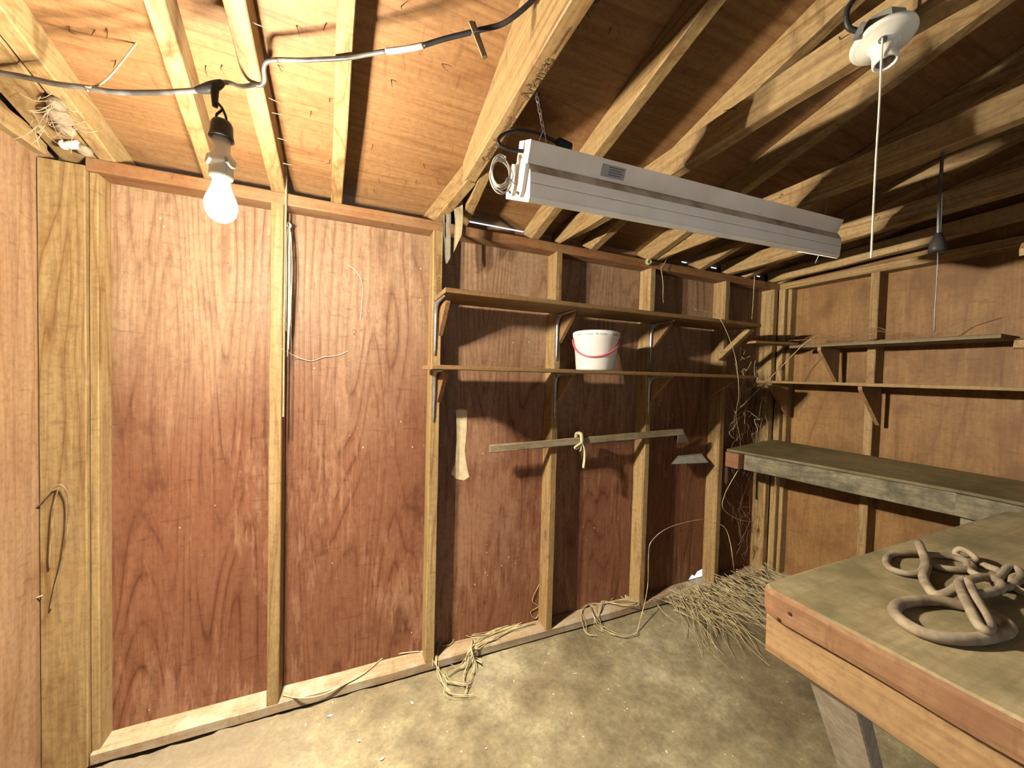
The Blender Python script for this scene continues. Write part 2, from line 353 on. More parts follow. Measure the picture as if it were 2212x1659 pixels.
def box_mb(x0, x1, y0, y1, z0, z1, ch=0.003, mb=None, seg=1, jit=0, seed=0):
    dx, dy, dz = x1 - x0, y1 - y0, z1 - z0
    if dx >= dy and dx >= dz: return beam_mb((x0, (y0 + y1)/2, z0), (x1, (y0 + y1)/2, z0), dy, dz, (0, 0, 1), ch, seg, jit, seed, mb=mb)
    if dy >= dz: return beam_mb(((x0 + x1)/2, y0, z0), ((x0 + x1)/2, y1, z0), dx, dz, (0, 0, 1), ch, seg, jit, seed, mb=mb)
    return beam_mb((x0, (y0 + y1)/2, z0), (x0, (y0 + y1)/2, z1), dy, dx, (1, 0, 0), ch, seg, jit, seed, mb=mb)
def poly_mb(pts, n, mb=None):
    """planar polygon thickened by vector n"""
    k = len(pts); pts = [Vector(p) for p in pts]; n = Vector(n)
    vs = pts + [p + n for p in pts]
    fs = [tuple(range(k)), tuple(range(2*k - 1, k - 1, -1))] + [(i, (i + 1) % k, k + (i + 1) % k, k + i) for i in range(k)]
    return (mb or MB()).add(vs, fs)
def catmull(pts, n=6, closed=False):
    pts = [Vector(p) for p in pts]; out = []
    k = len(pts)
    rng = range(k if closed else k - 1)
    for i in rng:
        if closed: p0, p1, p2, p3 = pts[(i-1) % k], pts[i], pts[(i+1) % k], pts[(i+2) % k]
        else: p0, p1, p2, p3 = pts[max(i-1, 0)], pts[i], pts[i+1], pts[min(i+2, k-1)]
        for j in range(n):
            t = j/n
            out.append(0.5*((2*p1) + (p2 - p0)*t + (2*p0 - 5*p1 + 4*p2 - p3)*t*t + (3*p1 - p0 - 3*p2 + p3)*t*t*t))
    if not closed: out.append(pts[-1])
    return out
def tube_mb(pts, r, seg=8, closed=False, sm=6, mb=None, flat=1.0):
    P = catmull(pts, sm, closed) if sm else [Vector(p) for p in pts]
    n = len(P); rf = r if callable(r) else (lambda t: r)
    T = []
    for i in range(n):
        a = P[(i-1) % n] if closed or i > 0 else P[i]; b = P[(i+1) % n] if closed or i < n-1 else P[i]
        t = (b - a); T.append(t.normalized() if t.length > 1e-9 else Vector((0, 0, 1)))
    ref = Vector((0, 0, 1)) if abs(T[0].z) < 0.9 else Vector((1, 0, 0))
    N = (ref - T[0]*ref.dot(T[0])).normalized(); vs = []
    for i in range(n):
        N = (N - T[i]*N.dot(T[i]));
        N = N.normalized() if N.length > 1e-6 else T[i].orthogonal().normalized()
        Bn = T[i].cross(N); rr = rf(i/max(1, n-1))
        for k in range(seg):
            a = 2*math.pi*k/seg; vs.append(P[i] + N*(rr*math.cos(a)*flat) + Bn*(rr*math.sin(a)))
    fs = []
    for i in range(n if closed else n-1):
        j = (i+1) % n
        for k in range(seg): fs.append((i*seg + k, i*seg + (k+1) % seg, j*seg + (k+1) % seg, j*seg + k))
    if not closed:
        fs.append(tuple(range(seg-1, -1, -1))); fs.append(tuple((n-1)*seg + k for k in range(seg)))
    return (mb or MB()).add(vs, fs)
def lathe_mb(prof, c, axis=(0, 0, 1), seg=32, mb=None):
    """prof: list (r, h) along axis from c; closed where r=0"""
    c = Vector(c); ax = Vector(axis).normalized(); e1 = ax.orthogonal().normalized(); e2 = ax.cross(e1)
    vs = []; fs = []
    for (r, h) in prof:
        for k in range(seg):
            a = 2*math.pi*k/seg; vs.append(c + ax*h + (e1*math.cos(a) + e2*math.sin(a))*max(r, 1e-5))
    for i in range(len(prof) - 1):
        for k in range(seg): fs.append((i*seg + k, i*seg + (k+1) % seg, (i+1)*seg + (k+1) % seg, (i+1)*seg + k))
    fs.append(tuple(range(seg-1, -1, -1))); fs.append(tuple((len(prof)-1)*seg + k for k in range(seg)))
    return (mb or MB()).add(vs, fs)
def text_mesh(s, size):
    cu = bpy.data.curves.new('txt', 'FONT'); cu.body = s; cu.size = size; cu.resolution_u = 3
    ob = bpy.data.objects.new('txt', cu); COL.objects.link(ob)
    dg = bpy.context.evaluated_depsgraph_get(); me = bpy.data.meshes.new_from_object(ob.evaluated_get(dg))
    bpy.data.objects.remove(ob, do_unlink=True); bpy.data.curves.remove(cu)
    return me
def text_on(name, s, size, origin, ex, ey, mat, parent):
    """flat printed lettering lying on a surface, ex reading direction, ey up direction"""
    me = text_mesh(s, size); ex = Vector(ex).normalized(); ey = Vector(ey).normalized(); n = ex.cross(ey)
    mt = Matrix.Identity(4)
    for i in range(3): mt[i][0] = ex[i]; mt[i][1] = ey[i]; mt[i][2] = n[i]; mt[i][3] = origin[i]
    me.transform(mt); me.materials.clear(); me.materials.append(M[mat])
    return link(name, me, parent)

# ------------------------------------------------------------------ room shell
D = 0.089                       # stud depth
XL, XR = -0.664, 2.924          # stud faces of the side walls
YF = -2.6                       # wall behind the camera
HT = 1.976                      # underside of the top plate
HP = 2.02                       # top of the top plate

# floor: uneven soil-covered slab
def floor_h(x, y):
    k = max(0.0, min(1.0, (0.55 - x)/0.7))
    n = mnoise.fractal(Vector((x*3.2, y*3.2, 1.7)), 1.0, 2.0, 4)
    n2 = mnoise.fractal(Vector((x*15, y*15, 5.7)), 0.9, 2.0, 3)
    return n*(0.004 + 0.010*k) + n2*(0.001 + 0.011*k)
fb = MB(); NX, NY = 190, 150
fx0, fx1, fy0, fy1 = XL - 0.1, XR + 0.2, YF - 0.1, 0.16
for j in range(NY + 1):
    for i in range(NX + 1):
        x = fx0 + (fx1 - fx0)*i/NX; y = fy0 + (fy1 - fy0)*(j/NY)**0.75
        fb.v.append((x, y, floor_h(x, y) - 0.006))
for j in range(NY):
    for i in range(NX):
        a = j*(NX + 1) + i; fb.f.append((a, a + 1, a + NX + 2, a + NX + 1))
fl = build('floor', fb, 'floor', None, True); fl['kind'] = 'structure'

# back wall
wb = struct('wall_back', (1.2, 0.05, 0))
SX = [(-0.042, 0.0), (0.567, 0.61), (1.183, 1.22), (1.793, 1.83), (2.40, 2.44)]
for i, (a, b) in enumerate(SX):
    build('stud', beam_mb((a, D/2, 0.04), (a, D/2, HT), D, b - a, (1, 0, 0), 0.003, 12, 0.0016, i + 2), 'pine2', wb)
build('stud', beam_mb((-0.6625, D/2, 0.0), (-0.6625, D/2, 1.99), D, 0.112, (1, 0, 0), 0.003, 12, 0.0012, 21), 'pine2', wb)
build('stud', beam_mb((-0.549, 0.052, 0.04), (-0.549, 0.052, HT), 0.075, 0.022, (1, 0, 0), 0.002, 12, 0.001, 22), 'pine2', wb)
build('stud', beam_mb((2.869, D/2, 0.04), (2.869, D/2, HT), D, 0.045, (1, 0, 0), 0.003, 12, 0.0012, 23), 'pine2', wb)
build('bottom_plate', beam_mb((-0.545, D/2, 0), (XR + D, D/2, 0), D, 0.041, (0, 0, 1), 0.004, 60, 0.003, 4), 'plate', wb)
build('top_plate', beam_mb((-0.55, D/2, HT), (XR + D, D/2, HT), D, HP - HT, (0, 0, 1), 0.004, 60, 0.0015, 5), 'old_pine', wb)
# plywood sheathing, three sheets; ragged hole at the foot by the last stud lets daylight in
def sheath(pts):
    return poly_mb([(x, D, z) for x, z in pts], (0, 0.012, 0))
build('plywood_panel', sheath([(-0.70, -0.02), (0.585, -0.02), (0.585, 2.0), (-0.70, 2.0)]), 'wall_ply', wb)
build('plywood_panel', sheath([(0.588, -0.02), (1.805, -0.02), (1.805, 2.0), (0.588, 2.0)]), 'wall_ply', wb)
rg = [(1.808, -0.02), (2.28, -0.02), (2.285, 0.05), (2.31, 0.075), (2.335, 0.062), (2.36, 0.088), (2.40, 0.095), (2.455, 0.1), (2.462, 0.12), (2.48, 0.125), (2.50, 0.108), (2.505, 0.07), (2.52, -0.02), (3.03, -0.02), (3.03, 2.0), (1.808, 2.0)]
build('plywood_panel', sheath(rg), 'wall_ply', wb)

# right wall
wr = struct('wall_right', (XR + 0.05, -1.6, 0))
for i, y in enumerate((-0.037, -0.531, -1.14, -1.75, -2.36, -2.97)):
    build('stud', beam_mb((XR + D/2, y, 0.04), (XR + D/2, y, HT), D, 0.040, (0, 1, 0), 0.003, 10, 0.0012, i + 31), 'pine2', wr)
build('stud', box_mb(XR + 0.03, XR + D, -0.062, -0.039, 0.04, HT), 'pine2', wr)
build('bottom_plate', box_mb(XR, XR + D, YF, -0.002, 0, 0.041), 'plate', wr)
build('top_plate', box_mb(XR, XR + D, YF, -0.002, HT, HP, 0.004, None, 30, 0.002, 8), 'pine1', wr)
build('plywood_panel', poly_mb([(XR + D, 0.12, -0.02), (XR + D, -1.155, -0.02), (XR + D, -1.155, 2.48), (XR + D, 0.12, 2.13)], (0.012, 0, 0)), 'right_ply', wr)
build('plywood_panel', poly_mb([(XR + D, -1.158, -0.02), (XR + D, YF - 0.1, -0.02), (XR + D, YF - 0.1, 2.35), (XR + D, -1.6, 2.60), (XR + D, -1.158, 2.48)], (0.012, 0, 0)), 'right_ply', wr)
# left wall and the unseen front wall
wl = struct('wall_left', (XL, -1.6, 0))
build('plywood_panel', poly_mb([(XL, 0.1, -0.02), (XL, -1.6, -0.02), (XL, -1.6, 2.60), (XL, 0.1, 2.13)], (-0.012, 0, 0)), 'left_ply', wl)
build('plywood_panel', poly_mb([(XL, -1.603, -0.02), (XL, YF - 0.1, -0.02), (XL, YF - 0.1, 2.2), (XL, -1.603, 2.60)], (-0.012, 0, 0)), 'left_ply', wl)
build('top_plate', box_mb(XL - 0.03, XL + 0.028, YF, -0.004, 2.0, 2.055, 0.004, None, 20, 0.002, 12), 'pine1', wl)
wf = struct('wall_front', (1.1, YF, 0))
for q in ([(XL - 0.1, -0.02), (0.25, -0.02), (0.25, 2.4), (XL - 0.1, 2.4)], [(0.25, 2.0), (1.45, 2.0), (1.45, 2.4), (0.25, 2.4)], [(1.45, -0.02), (XR + 0.2, -0.02), (XR + 0.2, 2.4), (1.45, 2.4)]):
    build('plywood_panel', poly_mb([(x, YF, z) for x, z in q], (0, -0.012, 0)), 'dark_ply', wf)   # open doorway behind the photographer

# ceiling: roof sheets, rafters, ceiling joists
ce = struct('ceiling', (1.1, -0.8, 2.11))
ZP = 2.112
def roof_sheet(x0, x1, y0, y1):
    z0, z1 = ZP - SL*y0, ZP - SL*y1
    return poly_mb([(x0, y0, z0), (x1, y0, z0), (x1, y1, z1), (x0, y1, z1)], (0, 0, 0.014))
sheets = []
for (a, b) in ((-0.9, 0.655), (0.657, 1.84), (1.842, 3.25)):
    sheets.append(build('plywood_sheet', roof_sheet(a, b, -0.083, -1.60), 'roof_ply', ce))
build('eave_board', roof_sheet(-0.9, 0.62, 0.33, -0.086), 'roof_ply', ce)
build('eave_board', roof_sheet(0.622, 3.25, 0.098, -0.086), 'roof_ply', ce)
rb = MB(); rb.add([(-0.9, -1.6, ZP - SL*-1.6), (3.25, -1.6, ZP - SL*-1.6), (3.25, YF - 0.2, 2.20), (-0.9, YF - 0.2, 2.20)], [(0, 1, 2, 3)])
build('plywood_sheet', poly_mb(rb.v, (0, 0, 0.014)), 'dark_ply', ce)
build('fascia_board', box_mb(-0.9, 0.60, 0.27, 0.29, 1.86, ZP - SL*0.28 - 0.002, 0.002), 'fascia', ce)
zt_ = ZP - SL*0.0915 - 0.0005
top = [(3.2, zt_), (2.86, zt_), (2.855, zt_ - .0105), (2.82, zt_ - .0105), (2.815, zt_), (2.43, zt_), (2.425, zt_ - .0105), (2.375, zt_ - .0105), (2.37, zt_), (2.205, zt_), (2.20, zt_ - .0115), (2.12, zt_ - .0105), (2.115, zt_), (1.06, zt_), (1.04, zt_ - .0105), (0.72, zt_ - .0105), (0.71, zt_), (0.60, zt_)]
build('eave_blocking', poly_mb([(0.60, 0.0915, 1.95), (3.2, 0.0915, 1.95)] + [(x, 0.0915, z) for x, z in top], (0, 0.004, 0)), 'fascia', ce)
build('fascia_board', box_mb(0.60, 0.62, 0.10, 0.29, 1.86, 2.03, 0.002), 'fascia', ce)
# rafters run on the slope; lower faces in the plane z = 2.02 - 0.27 y
def rafter(p0, p1, w=0.044, h=0.088, name='rafter', seed=1, ext0=0.25, ext1=1.55, mat='pine1'):
    (xa, ya), (xb, yb) = p0, p1
    t = (xb - xa)/(yb - ya)
    y0, y1 = ext0, -ext1
    A = V(xa + t*(y0 - ya), y0, HP - SL*y0); B = V(xa + t*(y1 - ya), y1, HP - SL*y1)
    return build(name, beam_mb(A, B, w, h, (0, SL, 1), 0.003, 14, 0.002, seed), mat, ce)
rafter((-0.50, 0), (-0.50, -1), seed=41)
rafter((-0.211, -0.138), (-0.172, -0.556), seed=42)
rA = rafter((-0.018, -0.032), (-0.011, -0.611), 0.048, seed=43)
rafter((0.182, -0.017), (0.225, -0.694), 0.040, seed=44)
rafter((0.588, 0), (0.6545, -0.235), 0.042, seed=45, ext1=0.255)
rafter((-0.578, 0), (-0.578, -1), 0.10, seed=53)
rafter((0.70, 0), (0.70, -1), 0.040, seed=52)
rafter((1.061, 0), (1.061, -1), seed=46)
rafter((1.405, 0), (1.405, -1), seed=47)
rafter((1.795, 0), (1.795, -1), seed=48)
rafter((2.19, 0), (2.19, -1), seed=49)
rafter((2.60, 0), (2.60, -1), seed=50)
rafter((2.945, 0.0), (2.945, -1), seed=51)
# horizontal ceiling joists
def joist(x0, x1, y0, y1, h, seed, wane=0.0, z=HP, rise=0.0):
    xm = (x0 + x1)/2
    return build('joist', beam_mb((xm, y0, z), (xm, y1, z + rise*(y0 - y1)), x1 - x0, h, (0, 0, 1), 0.004, 26, 0.003, seed, wane), 'pine1', ce)
jz = 2.092
jb = MB()
ja, jc = [], []
for i in range(25):
    y = -0.225 - 1.36*i/24; e = 0.002*mnoise.noise(Vector((y*5, 0.3, 61)))
    for x, z in ((0.632, jz + 0.003), (0.635, jz), (0.674, jz), (0.677, jz + 0.003), (0.677, ZP - SL*y - 0.0005), (0.632, ZP - SL*y - 0.0005)):
        jb.v.append((x + e, y, z + (e if z < 2.1 else 0)))
for i in range(24):
    for k in range(6): jb.f.append((i*6 + k, i*6 + (k + 1) % 6, i*6 + 6 + (k + 1) % 6, i*6 + 6 + k))
jb.f += [(5, 4, 3, 2, 1, 0), tuple(24*6 + k for k in range(6))]
jB = build('joist', jb, 'pine1', ce)
joist(1.20, 1.247, 0.06, -2.6, 0.09, 62, 0.016)
joist(1.825, 1.87, 0.06, -2.6, 0.09, 63, 0.010, rise=0.02)
joist(2.425, 2.468, 0.06, -2.6, 0.088, 64, 0.006, rise=0.03)
joist(2.885, 2.928, 0.06, -2.6, 0.085, 65, 0.008, z=HP + 0.002, rise=0.045)
# grade stamp printed along the lower face of the joist
text_on('grade_stamp', '—Quality Stamped——', 0.036, (0.669, -0.375, jz - 0.0022), (0, -1, 0), (-1, 0, 0), 'stamp', jB)
text_on('grade_stamp', 'Arkansas ——', 0.038, (0.669, -0.735, jz - 0.0022), (0, -1, 0), (-1, 0, 0), 'stamp', jB)

# nails coming through the roof sheets
def nail_mesh(bent):
    pts = [(0, 0, 0), (0.0, 0.0, -0.012), (0.002, 0, -0.022)] if not bent else [(0, 0, 0), (0.001, 0, -0.013), (0.016, 0.004, -0.017)]
    mb = tube_mb(pts, lambda t: 0.0014*(1 - 0.6*t), 5, False, 2)
    me = bpy.data.meshes.new('nail'); me.from_pydata(mb.v, [], mb.f); me.update(); me.materials.append(M['rust']); return me
NM = [nail_mesh(0), nail_mesh(1)]
def nail(parent, loc, rot, i):
    o = link('nail', NM[i], parent); o.matrix_parent_inverse = Matrix.Identity(4)
    o.location = Vector(loc) - parent_origin(parent) if parent.name in ORIG else Vector(loc)
    o.rotation_euler = rot; return o
for px, py in [(150, 57), (445, 142), (480, 140), (205, 65), (250, 130), (705, 50), (955, 138), (845, 172), (712, 212), (672, 240), (805, 312), (915, 355), (818, 385), (945, 385), (900, 388), (808, 408), (868, 12), (1267, 25), (1250, 45), (1165, 200), (640, 55), (600, 140), (95, 235), (230, 60), (1320, 60), (1420, 100), (1245, 410), (1575, 220), (1480, 150), (712, 345)]:
    p = UR(px, py, ZP)
    if -1.5 < p.y < 0.2: nail(sheets[0 if p.x < 0.655 else 1 if p.x < 1.84 else 2], p, (RND.uniform(-.5, .5), RND.uniform(-.5, .5), RND.uniform(0, 6.28)), RND.randint(0, 1))
bn = nail_mesh(0); bn.materials.clear(); bn.materials.append(M['bright_nail'])
for px, py in [(572, 209), (575, 240), (595, 297), (605, 351), (567, 55)]:
    p = UR(px, py, HP + 0.03); p.x = 0.012
    o = link('nail', bn, rA); o.matrix_parent_inverse = Matrix.Identity(4); o.location = p; o.rotation_euler = (0, -1.5 + RND.uniform(-.1, .2), RND.uniform(-.2, .2)); o.scale = (1, 1, 1.3)
for px, py in [(552, 416), (673, 438), (737, 447), (785, 455), (840, 458), (848, 470), (885, 468), (845, 483)]:
    p = U(px, py, 1, 0.0); nail(wb, p, (1.4 + RND.uniform(-.3, .6), 0, RND.uniform(-.4, .4)), 0)
for px, py in [(795, 630), (785, 695), (668, 568), (630, 680), (930, 540), (895, 710), (755, 500), (1085, 635), (160, 1270), (318, 1180)]:
    p = U(px, py, 1, D); nail(wb, p, (1.5 + RND.uniform(-.3, .3), 0, RND.uniform(-.4, .4)), RND.randint(0, 1))

for px, py, xf_ in [(1575, 237, 1.199), (1590, 236, 1.199), (1780, 385, 1.824), (1785, 372, 1.824), (1690, 420, 1.824), (1893, 466, 2.424), (1900, 470, 2.424), (1815, 85, 1.199), (1520, 495, 1.824), (1482, 518, 1.824)]:
    nail(ce, U(px, py, 0, xf_), (0, 1.35 + RND.uniform(-.2, .2), RND.uniform(-.5, .5)), RND.randint(0, 1))

# ------------------------------------------------------------------ shelves on the back wall
def bracket_mb(x, zt, zb, arm):
    """pressed steel shelf bracket on a stud: tapering upright, arm and rolled neck"""
    mb = MB()
    for s, (w0, w1) in ((1, (0.020, 0.007)),):
        # upright, half-round tapered
        n = 10; vs = []; seg = 6
        for i in range(n + 1):
            t = i/n; z = zt + (zb - zt)*t; w = w0 + (w1 - w0)*t; dpt = 0.012*(1 - 0.7*t) + 0.003
            for k in range(seg + 1):
                a = math.pi*k/seg; vs.append((x - w/2*math.cos(a), -dpt*math.sin(a) - 0.0005, z))
        fs = []
        for i in range(n):
            for k in range(seg): q = i*(seg + 1) + k; fs.append((q, q + 1, q + seg + 2, q + seg + 1))
        fs += [tuple(range(seg, -1, -1)), tuple(n*(seg + 1) + k for k in range(seg + 1))]
        for i in range(n): fs.append((i*(seg + 1), (i + 1)*(seg + 1), (i + 1)*(seg + 1) + seg, i*(seg + 1) + seg))
        mb.add(vs, fs)
    n = 9; vs = []; seg = 6
    for i in range(n + 1):
        t = i/n; y = -arm*t; w = 0.020 - 0.011*t; dpt = 0.012*(1 - 0.75*t) + 0.003
        for k in range(seg + 1):
            a = math.pi*k/seg; vs.append((x - w/2*math.cos(a), y, zt - dpt*math.sin(a)))
    fs = []
    for i in range(n):
        for k in range(seg): q = i*(seg + 1) + k; fs.append((q, q + 1, q + seg + 2, q + seg + 1))
        fs.append((i*(seg + 1), (i + 1)*(seg + 1), (i + 1)*(seg + 1) + seg, i*(seg + 1) + seg))
    fs += [tuple(range(seg, -1, -1)), tuple(n*(seg + 1) + k for k in range(seg + 1))]
    mb.add(vs, fs)
    # gusset rib across the corner
    tube_mb([(x, -0.004, zt - 0.055), (x, -0.022, zt - 0.022), (x, -0.06, zt - 0.004)], 0.0075, 8, False, 5, mb)
    return mb
def gusset_mb(x0, x1, zt, zb, yf):
    """triangular wooden brace block under a shelf"""
    return poly_mb([(x0, -0.0005, zt), (x0, yf, zt), (x0, yf, zt - 0.018), (x0, -0.0005, zb)], (x1 - x0, 0, 0))
def back_shelf(zt, th, x0, x1, yf, label, zb_br, seed):
    t = thing('wall_shelf', (x0, 0, zt - th), label, 'shelf')
    build('shelf_board', beam_mb((x0, yf/2, zt - th), (x1, yf/2, zt - th), -yf - 0.002, th, (0, 0, 1), 0.002, 20, 0.0012, seed), 'shelf', t)
    for i, (a, b) in enumerate(SX[1:4]):
        br = build('bracket', bracket_mb((a + b)/2 - 0.006, zt - th - 0.0005, zb_br, 0.175), 'steel', t, True)
        mb = lathe_mb([(0.0, 0.0), (0.004, 0.0), (0.003, 0.003), (0.0, 0.0035)], ((a + b)/2 - 0.006, -0.002, zb_br + 0.012), (0, -1, 0), 8)
        build('screw', mb, 'rust', br)
        build('brace_block', gusset_mb(b - 0.012, b + 0.006, zt - th, zt - th - 0.145, -0.13), 'gusset', t)
    return t
s1 = back_shelf(1.682, 0.019, 0.572, 2.40, -0.236, 'upper wooden board shelf on steel brackets along the stud wall, empty', 1.43, 71)
s2 = back_shelf(1.384, 0.017, 0.528, 2.36, -0.236, 'wooden board shelf on steel brackets carrying the white bucket', 1.135, 72)
# sloping wooden brace at the last stud under the upper shelf
build('brace_block', beam_mb((2.375, -0.005, 1.475), (2.375, -0.20, 1.645), 0.04, 0.030, (0, 0.7, 0.7)), 'pine1', s1)
build('brace_block', gusset_mb(2.30, 2.318, 1.367, 1.25, -0.15), 'gusset', s2)

# ------------------------------------------------------------------ shelves on the right wall
def right_shelf(zt, th, xf, y0, y1, mat, label, ys, seed):
    t = thing('wall_shelf', (XR, y0, zt - th), label, 'shelf')
    xm = (xf + XR - 0.001)/2
    build('shelf_board', beam_mb((xm, y0, zt - th), (xm, y1, zt - th), XR - xf - 0.002, th, (0, 0, 1), 0.002, 20, 0.0015, seed), mat, t)
    for y in ys:
        build('brace_block', poly_mb([(XR - 0.0005, y, zt - th), (xf + 0.012, y, zt - th), (xf + 0.012, y, zt - th - 0.02), (XR - 0.0005, y, zt - th - 0.215)], (0, -0.018, 0)), 'gusset', t)
    return t
right_shelf(1.577, 0.018, 2.722, -0.20, -1.02, 'shelf_grey', 'upper grey dusty shelf on the plywood side wall with twigs on it', (-0.345,), 75)
right_shelf(1.357, 0.016, 2.722, -0.005, -1.75, 'shelf_y', 'lower narrow pale shelf on the plywood side wall above the old dark bench', (-0.07, -0.545, -1.16), 76)
sb = build('loose_board', beam_mb((2.445, -0.13, 1.577), (2.80, -0.16, 1.583), 0.10, 0.014, (0, 0, 1), 0.002, 6, 0.001, 77), 'shelf', None)
tag(sb, 'short loose board lying in the corner across the end of the grey shelf', 'board')
# two stout shelf arms on the side wall
for z, c, lab in ((1.87, 0, 'upper pale wooden arm with rounded end sticking out from the side wall'), (1.512, 1, 'lower pale wooden arm with blunt end sticking out from the side wall')):
    x0 = 2.50; y = -1.108
    pr = [(XR - 0.0005, 0.03), (x0 + 0.06, 0.03), (x0 + 0.02, 0.02), (x0, -0.004), (x0 + 0.004, -0.03), (x0 + 0.03, -0.018), (x0 + 0.10, -0.006), (XR - 0.0005, -0.006)] if c == 0 else \
         [(XR - 0.0005, 0.027), (x0 + 0.03, 0.027), (x0 + 0.005, 0.018), (x0, -0.008), (x0 + 0.012, -0.016), (x0 + 0.05, -0.012), (XR - 0.0005, -0.012)]
    o = build('shelf_arm', poly_mb([(a, y, z + b) for a, b in pr], (0, -0.04, 0)), 'pine0', None); tag(o, lab, 'bracket')

# ------------------------------------------------------------------ old dark bench along the right wall
ob = thing('old_workbench', (XR - 0.2, -0.6, 0), 'low dark grimy workbench along the side wall below the shelves', 'workbench')
zf, zbk = 0.915, 0.952; xf = 2.60
tp = [(2.455, -0.012, zf - 0.013), (2.62, -0.95, zf - 0.013), (2.62, -2.5, zf - 0.013), (XR - 0.002, -2.5, zbk - 0.013), (XR - 0.002, -0.003, zbk - 0.013), (2.80, -0.003, zbk - 0.02)]
build('bench_board', poly_mb(tp, (0, 0, 0.013)), 'old_top', ob)
build('front_rail', beam_mb((2.505, -0.105, zf - 0.115), (2.638, -0.95, zf - 0.115), 0.035, 0.098, (0, 0, 1), 0.004, 24, 0.003, 81), 'old_apron', ob)
build('front_rail', beam_mb((2.638, -0.952, zf - 0.115), (2.638, -2.45, zf - 0.115), 0.035, 0.098, (0, 0, 1), 0.004, 12, 0.003, 82), 'old_apron', ob)
build('end_block', box_mb(2.443, 2.505, -0.10, -0.012, zf - 0.108, zf - 0.016), 'red_block', ob)
build('rail_bracket', box_mb(2.444, 2.468, -0.03, -0.012, zf - 0.22, zf - 0.112), 'rust', ob)
for y in (-1.0, -2.4):
    build('leg', box_mb(2.66, 2.70, y - 0.045, y + 0.045, -0.012, zf - 0.115), 'old_apron', ob)
build('wall_ledger', box_mb(2.872, XR - 0.002, -2.45, -0.20, zf - 0.06, zf + 0.012), 'old_apron', ob)

# ------------------------------------------------------------------ main workbench
mbch = thing('workbench', (1.7, -1.6, 0), 'heavy wooden workbench with thick worn top holding the rusty chain', 'workbench')
ZB = 0.89; BX, BY = 1.118, -1.112
def slab():
    # thick top with a rounded corner and a wavering worn edge
    prof = []
    for i in range(5):
        a = math.pi/2 + (math.pi/2)*i/4
        prof.append((BX + 0.03 + 0.03*math.cos(a), BY - 0.03 + 0.03*math.sin(a)))
    for i in range(1, 25):
        y = BY - 0.03 - 0.95*i/24
        prof.append((BX + 0.0065*mnoise.noise(Vector((y*6, 2.2, 0))) + 0.008*(i/24), y))
    prof += [(2.46, BY - 1.0), (2.55, BY - 0.02), (2.52, BY)]
    for i in range(1, 10): prof.append((2.52 + (BX + 0.03 - 2.52)*i/10, BY + 0.002*mnoise.noise(Vector((i*2.0, 7, 0)))))
    return prof
pf = slab(); n = len(pf); cxm = sum(p[0] for p in pf)/n; cym = sum(p[1] for p in pf)/n
lay = [(0.0, 0.0), (0.0035, -0.004), (0.0, -0.012), (-0.001, -0.05), (0.004, -0.064), (0.012, -0.068)]
sbm = MB(); edge = MB()
for j, (ins, dz) in enumerate([(0.007, 0.0)] + [(0.001, -0.003), (-0.001, -0.012), (0.0, -0.05), (0.003, -0.062), (0.014, -0.067)]):
    for (x, y) in pf:
        dx, dy = cxm - x, cym - y; l = math.hypot(dx, dy)
        wob = 0.003*mnoise.noise(Vector((x*9, y*9, j*0.6))) if j else 0
        edge.v.append((x + dx/l*(ins + wob), y + dy/l*(ins + wob), ZB + dz))
for j in range(5):
    for i in range(n): edge.f.append((j*n + i, j*n + (i+1) % n, (j+1)*n + (i+1) % n, (j+1)*n + i))
edge.f.append(tuple(5*n + i for i in range(n)))
edge.f.append(tuple(range(n)))
bt = build('bench_top', edge, 'bench_edge', mbch)
bt.data.materials.append(M['bench_top'])
for p in bt.data.polygons:
    if p.normal.z > 0.8: p.material_index = 1
build('end_rail', beam_mb((BX + 0.043, BY - 0.004, ZB - 0.163), (BX + 0.055, BY - 0.97, ZB - 0.168), 0.04, 0.091, (0, 0, 1), 0.004, 20, 0.0025, 83), 'bench_apron', mbch)
build('back_rail', beam_mb((BX + 0.066, BY - 0.03, ZB - 0.163), (2.45, BY - 0.03, ZB - 0.163), 0.04, 0.091, (0, 0, 1), 0.004, 14, 0.002, 84), 'bench_apron', mbch)
build('leg', beam_mb((1.185, -1.275, 0.735), (1.72, -1.16, -0.012), 0.04, 0.088, (0, 1, 0), 0.003, 4), 'bench_leg', mbch)
build('leg', box_mb(1.20, 1.245, -2.03, -1.945, -0.012, ZB - 0.163), 'bench_leg', mbch)
build('leg', box_mb(2.36, 2.40, -2.03, -1.945, -0.012, ZB - 0.067), 'bench_leg', mbch)
for px, py in ((1706, 1325), (1682, 1338)):
    p = U(px, py, 0, BX + 0.0); build('nail_head', lathe_mb([(0, 0), (0.004, 0.0), (0.003, 0.002), (0, 0.0025)], (BX - 0.0005, p.y, p.z), (-1, 0, 0), 8), 'rust', mbch)

# ------------------------------------------------------------------ chain on the bench
ch = thing('iron_chain', tuple(U(2050, 1300, 2, ZB)), 'heavy rusty iron chain with one large ring lying on the workbench', 'chain')
def ZP2(pts, dz): return [U(x, y, 2, ZB + (dz if not isinstance(dz, (list, tuple)) else dz[i])) for i, (x, y) in enumerate(pts)]
ring = [(1932, 1318), (1952, 1302), (2009, 1297), (2062, 1304), (2122, 1320), (2168, 1343), (2180, 1356), (2168, 1368), (2122, 1379), (2059, 1380), (1995, 1367), (1949, 1341)]
build('ring', tube_mb(ZP2(ring, 0.0115), 0.0105, 12, True, 6), 'iron', ch, True)
def chain_link(px, dz, r=0.0085):
    build('link', tube_mb(ZP2(px, dz), r, 10, True, 6), 'iron', ch, True)
chain_link([(2072, 1262), (2090, 1256), (2112, 1300), (2136, 1342), (2134, 1360), (2116, 1352), (2094, 1312)], [.030, .032, .034, .030, .026, .030, .034], 0.0085)
